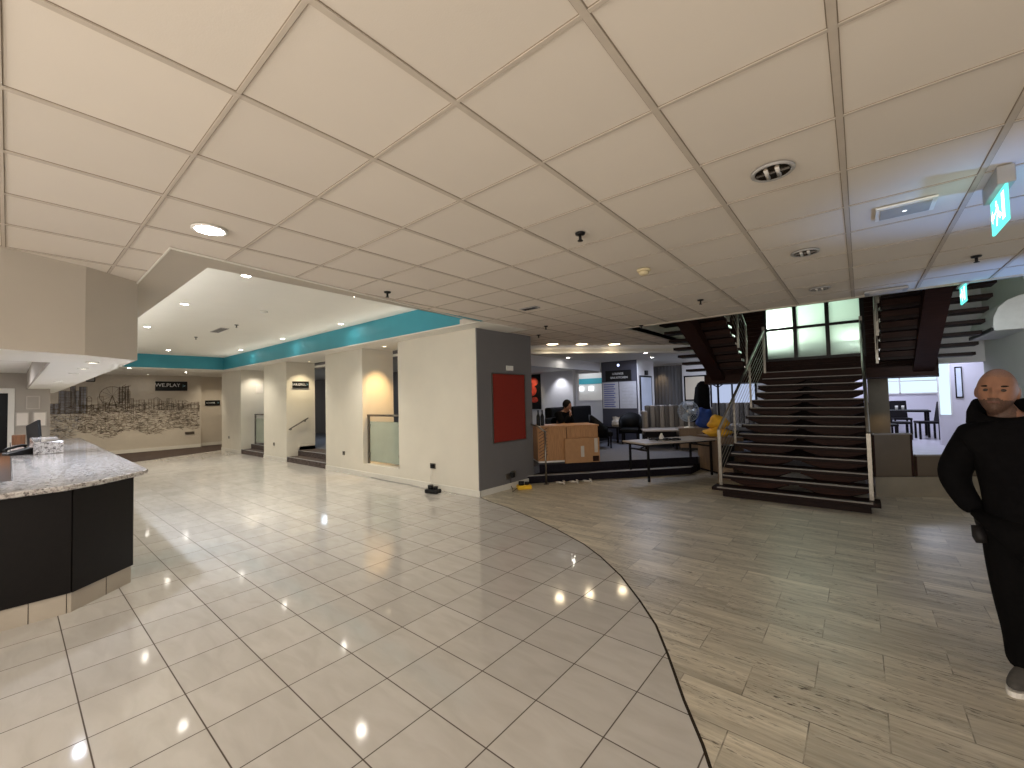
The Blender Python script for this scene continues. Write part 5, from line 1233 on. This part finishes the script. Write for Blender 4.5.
ps = thing('person', 'person with dark hair in dark clothes sitting bowed behind the oak desk', 'person', (-5.45, 8.3, ZL), math.radians(86))
J2 = {'pelvis': ((0, .05, .52), (.14, .11)), 'waist': ((0, .02, .65), (.13, .10)), 'chest': ((0, -.06, .84), (.15, .105)), 'collar': ((0, -.12, .96), (.10, .085)), 'neck': ((0, -.16, 1.03), (.05, .05)), 'skull': ((0, -.2, 1.08), (.05, .05)),
      'sr': ((-.17, -.1, .94), (.06, .06)), 'er': ((-.24, -.24, .70), (.043, .043)), 'wr': ((-.09, -.36, .92), (.028, .028)),
      'sl': ((.17, -.1, .94), (.06, .06)), 'el': ((.22, -.2, .68), (.043, .043)), 'wl': ((.1, -.40, .62), (.028, .028)),
      'hr': ((-.09, .0, .5), (.085, .085)), 'kr': ((-.12, -.44, .50), (.058, .058)), 'ar': ((-.12, -.42, .09), (.04, .04)), 'tr': ((-.12, -.55, .04), (.035, .03)),
      'hl': ((.09, .0, .5), (.085, .085)), 'kl': ((.12, -.44, .50), (.058, .058)), 'al': ((.12, -.42, .09), (.04, .04)), 'tl': ((.12, -.55, .04), (.035, .03))}
B2 = B + [('ar', 'tr'), ('al', 'tl')]
hc2 = (0, -.22, 1.12); hM2 = Matrix.Rotation(math.radians(32), 3, 'X')
b2 = make_body(J2, B2, ps, hc2, hM2, .97, [((-.09, -.36, .92), (.3, .1, 1), (0, 1, 0), 1.0, .4), ((.1, -.40, .62), (-.5, -.6, 0), (0, 0, -1), 1.0, .5)])
K2 = {k: (v[0], tuple(r * 1.15 + .038 for r in v[1])) for k, v in J2.items() if k in ('pelvis', 'waist', 'chest', 'collar', 'sr', 'er', 'wr', 'sl', 'el', 'wl')}
skin_mesh('jumper', K2, [b for b in B2 if b[0] in K2 and b[1] in K2], [M['jacket']], ps, 'pelvis', 2)
K3 = {k: (v[0], tuple(r * 1.15 + .03 for r in v[1])) for k, v in J2.items() if k in ('pelvis', 'hr', 'kr', 'ar', 'hl', 'kl', 'al', 'tr', 'tl')}
skin_mesh('trousers', K3, [b for b in B2 if b[0] in K3 and b[1] in K3], [M['trouser']], ps, 'pelvis', 2)
MB().ell(Vector(hc2) + hM2 @ Vector((0, .04, .04)), .098, .105, .118, 20, 14).build('hair', M['hair'], ps)

# ------------------------------------------------------------------ LIGHT FROM THE REST OF THE LOBBY AND ADDED FILLS
light('fill_lobby', 'AREA', (-1.5, -3.2, 1.9), 78, (1, .92, .82), 4.0, target=(-1.5, 2, 1.5), sy=1.6)
light('right_window', 'SPOT', (2.6, 4.2, .7), 120, (.18, .42, 1), .12, target=(1.05, 3.95, 2.845), spot=40, blend=.8)
light('right_window_far', 'SPOT', (3.0, 6.8, 1.2), 110, (.18, .42, 1), .1, target=(1.35, 6.75, 2.845), spot=36, blend=.8)
light('right_wall_fill', 'SPOT', (.9, 7.3, 2.2), 46, (.86, .96, 1), .25, target=(1.9, 10.6, 1.9), spot=70, blend=1)  # spot added to lighten the right wall, no window stands there
light('right_daylight', 'AREA', (4.2, 6.0, 1.5), 9, (.6, .78, 1), 1.6, target=(.9, 5.0, 1.5), sy=1.2)
light('fill_low', 'AREA', (.5, -1.8, .45), 40, (1, .90, .78), 3.0, target=(-.5, 2.5, 2.85), sy=2.0)  # unseen uplight added to brighten the tile ceiling
w = bpy.data.worlds.new('world'); bpy.context.scene.world = w; w.use_nodes = True
w.node_tree.nodes['Background'].inputs['Color'].default_value = (1, .92, .84, 1); w.node_tree.nodes['Background'].inputs['Strength'].default_value = .22

# ------------------------------------------------------------------ CAMERA
cd = bpy.data.cameras.new('camera'); cam = bpy.data.objects.new('camera', cd); C.objects.link(cam)
cd.sensor_width = 36; cd.lens = 418.458 / 1024 * 36; cd.clip_start = .05
r, u, f = Vector((.76839, .6395, -.02492)), Vector((.04147, -.01089, .99908)), Vector((-.63864, .76872, .03488))
mw = Matrix.Identity(4)
for i in range(3): mw[i][0], mw[i][1], mw[i][2] = r[i], u[i], -f[i]
mw[2][3] = 1.63; cam.matrix_world = mw
sc = bpy.context.scene; sc.camera = cam
sc.view_settings.view_transform = 'Standard'; sc.view_settings.look = 'None'; sc.view_settings.gamma = 1; sc.view_settings.use_curve_mapping = False
sc.view_settings.exposure = 1.05
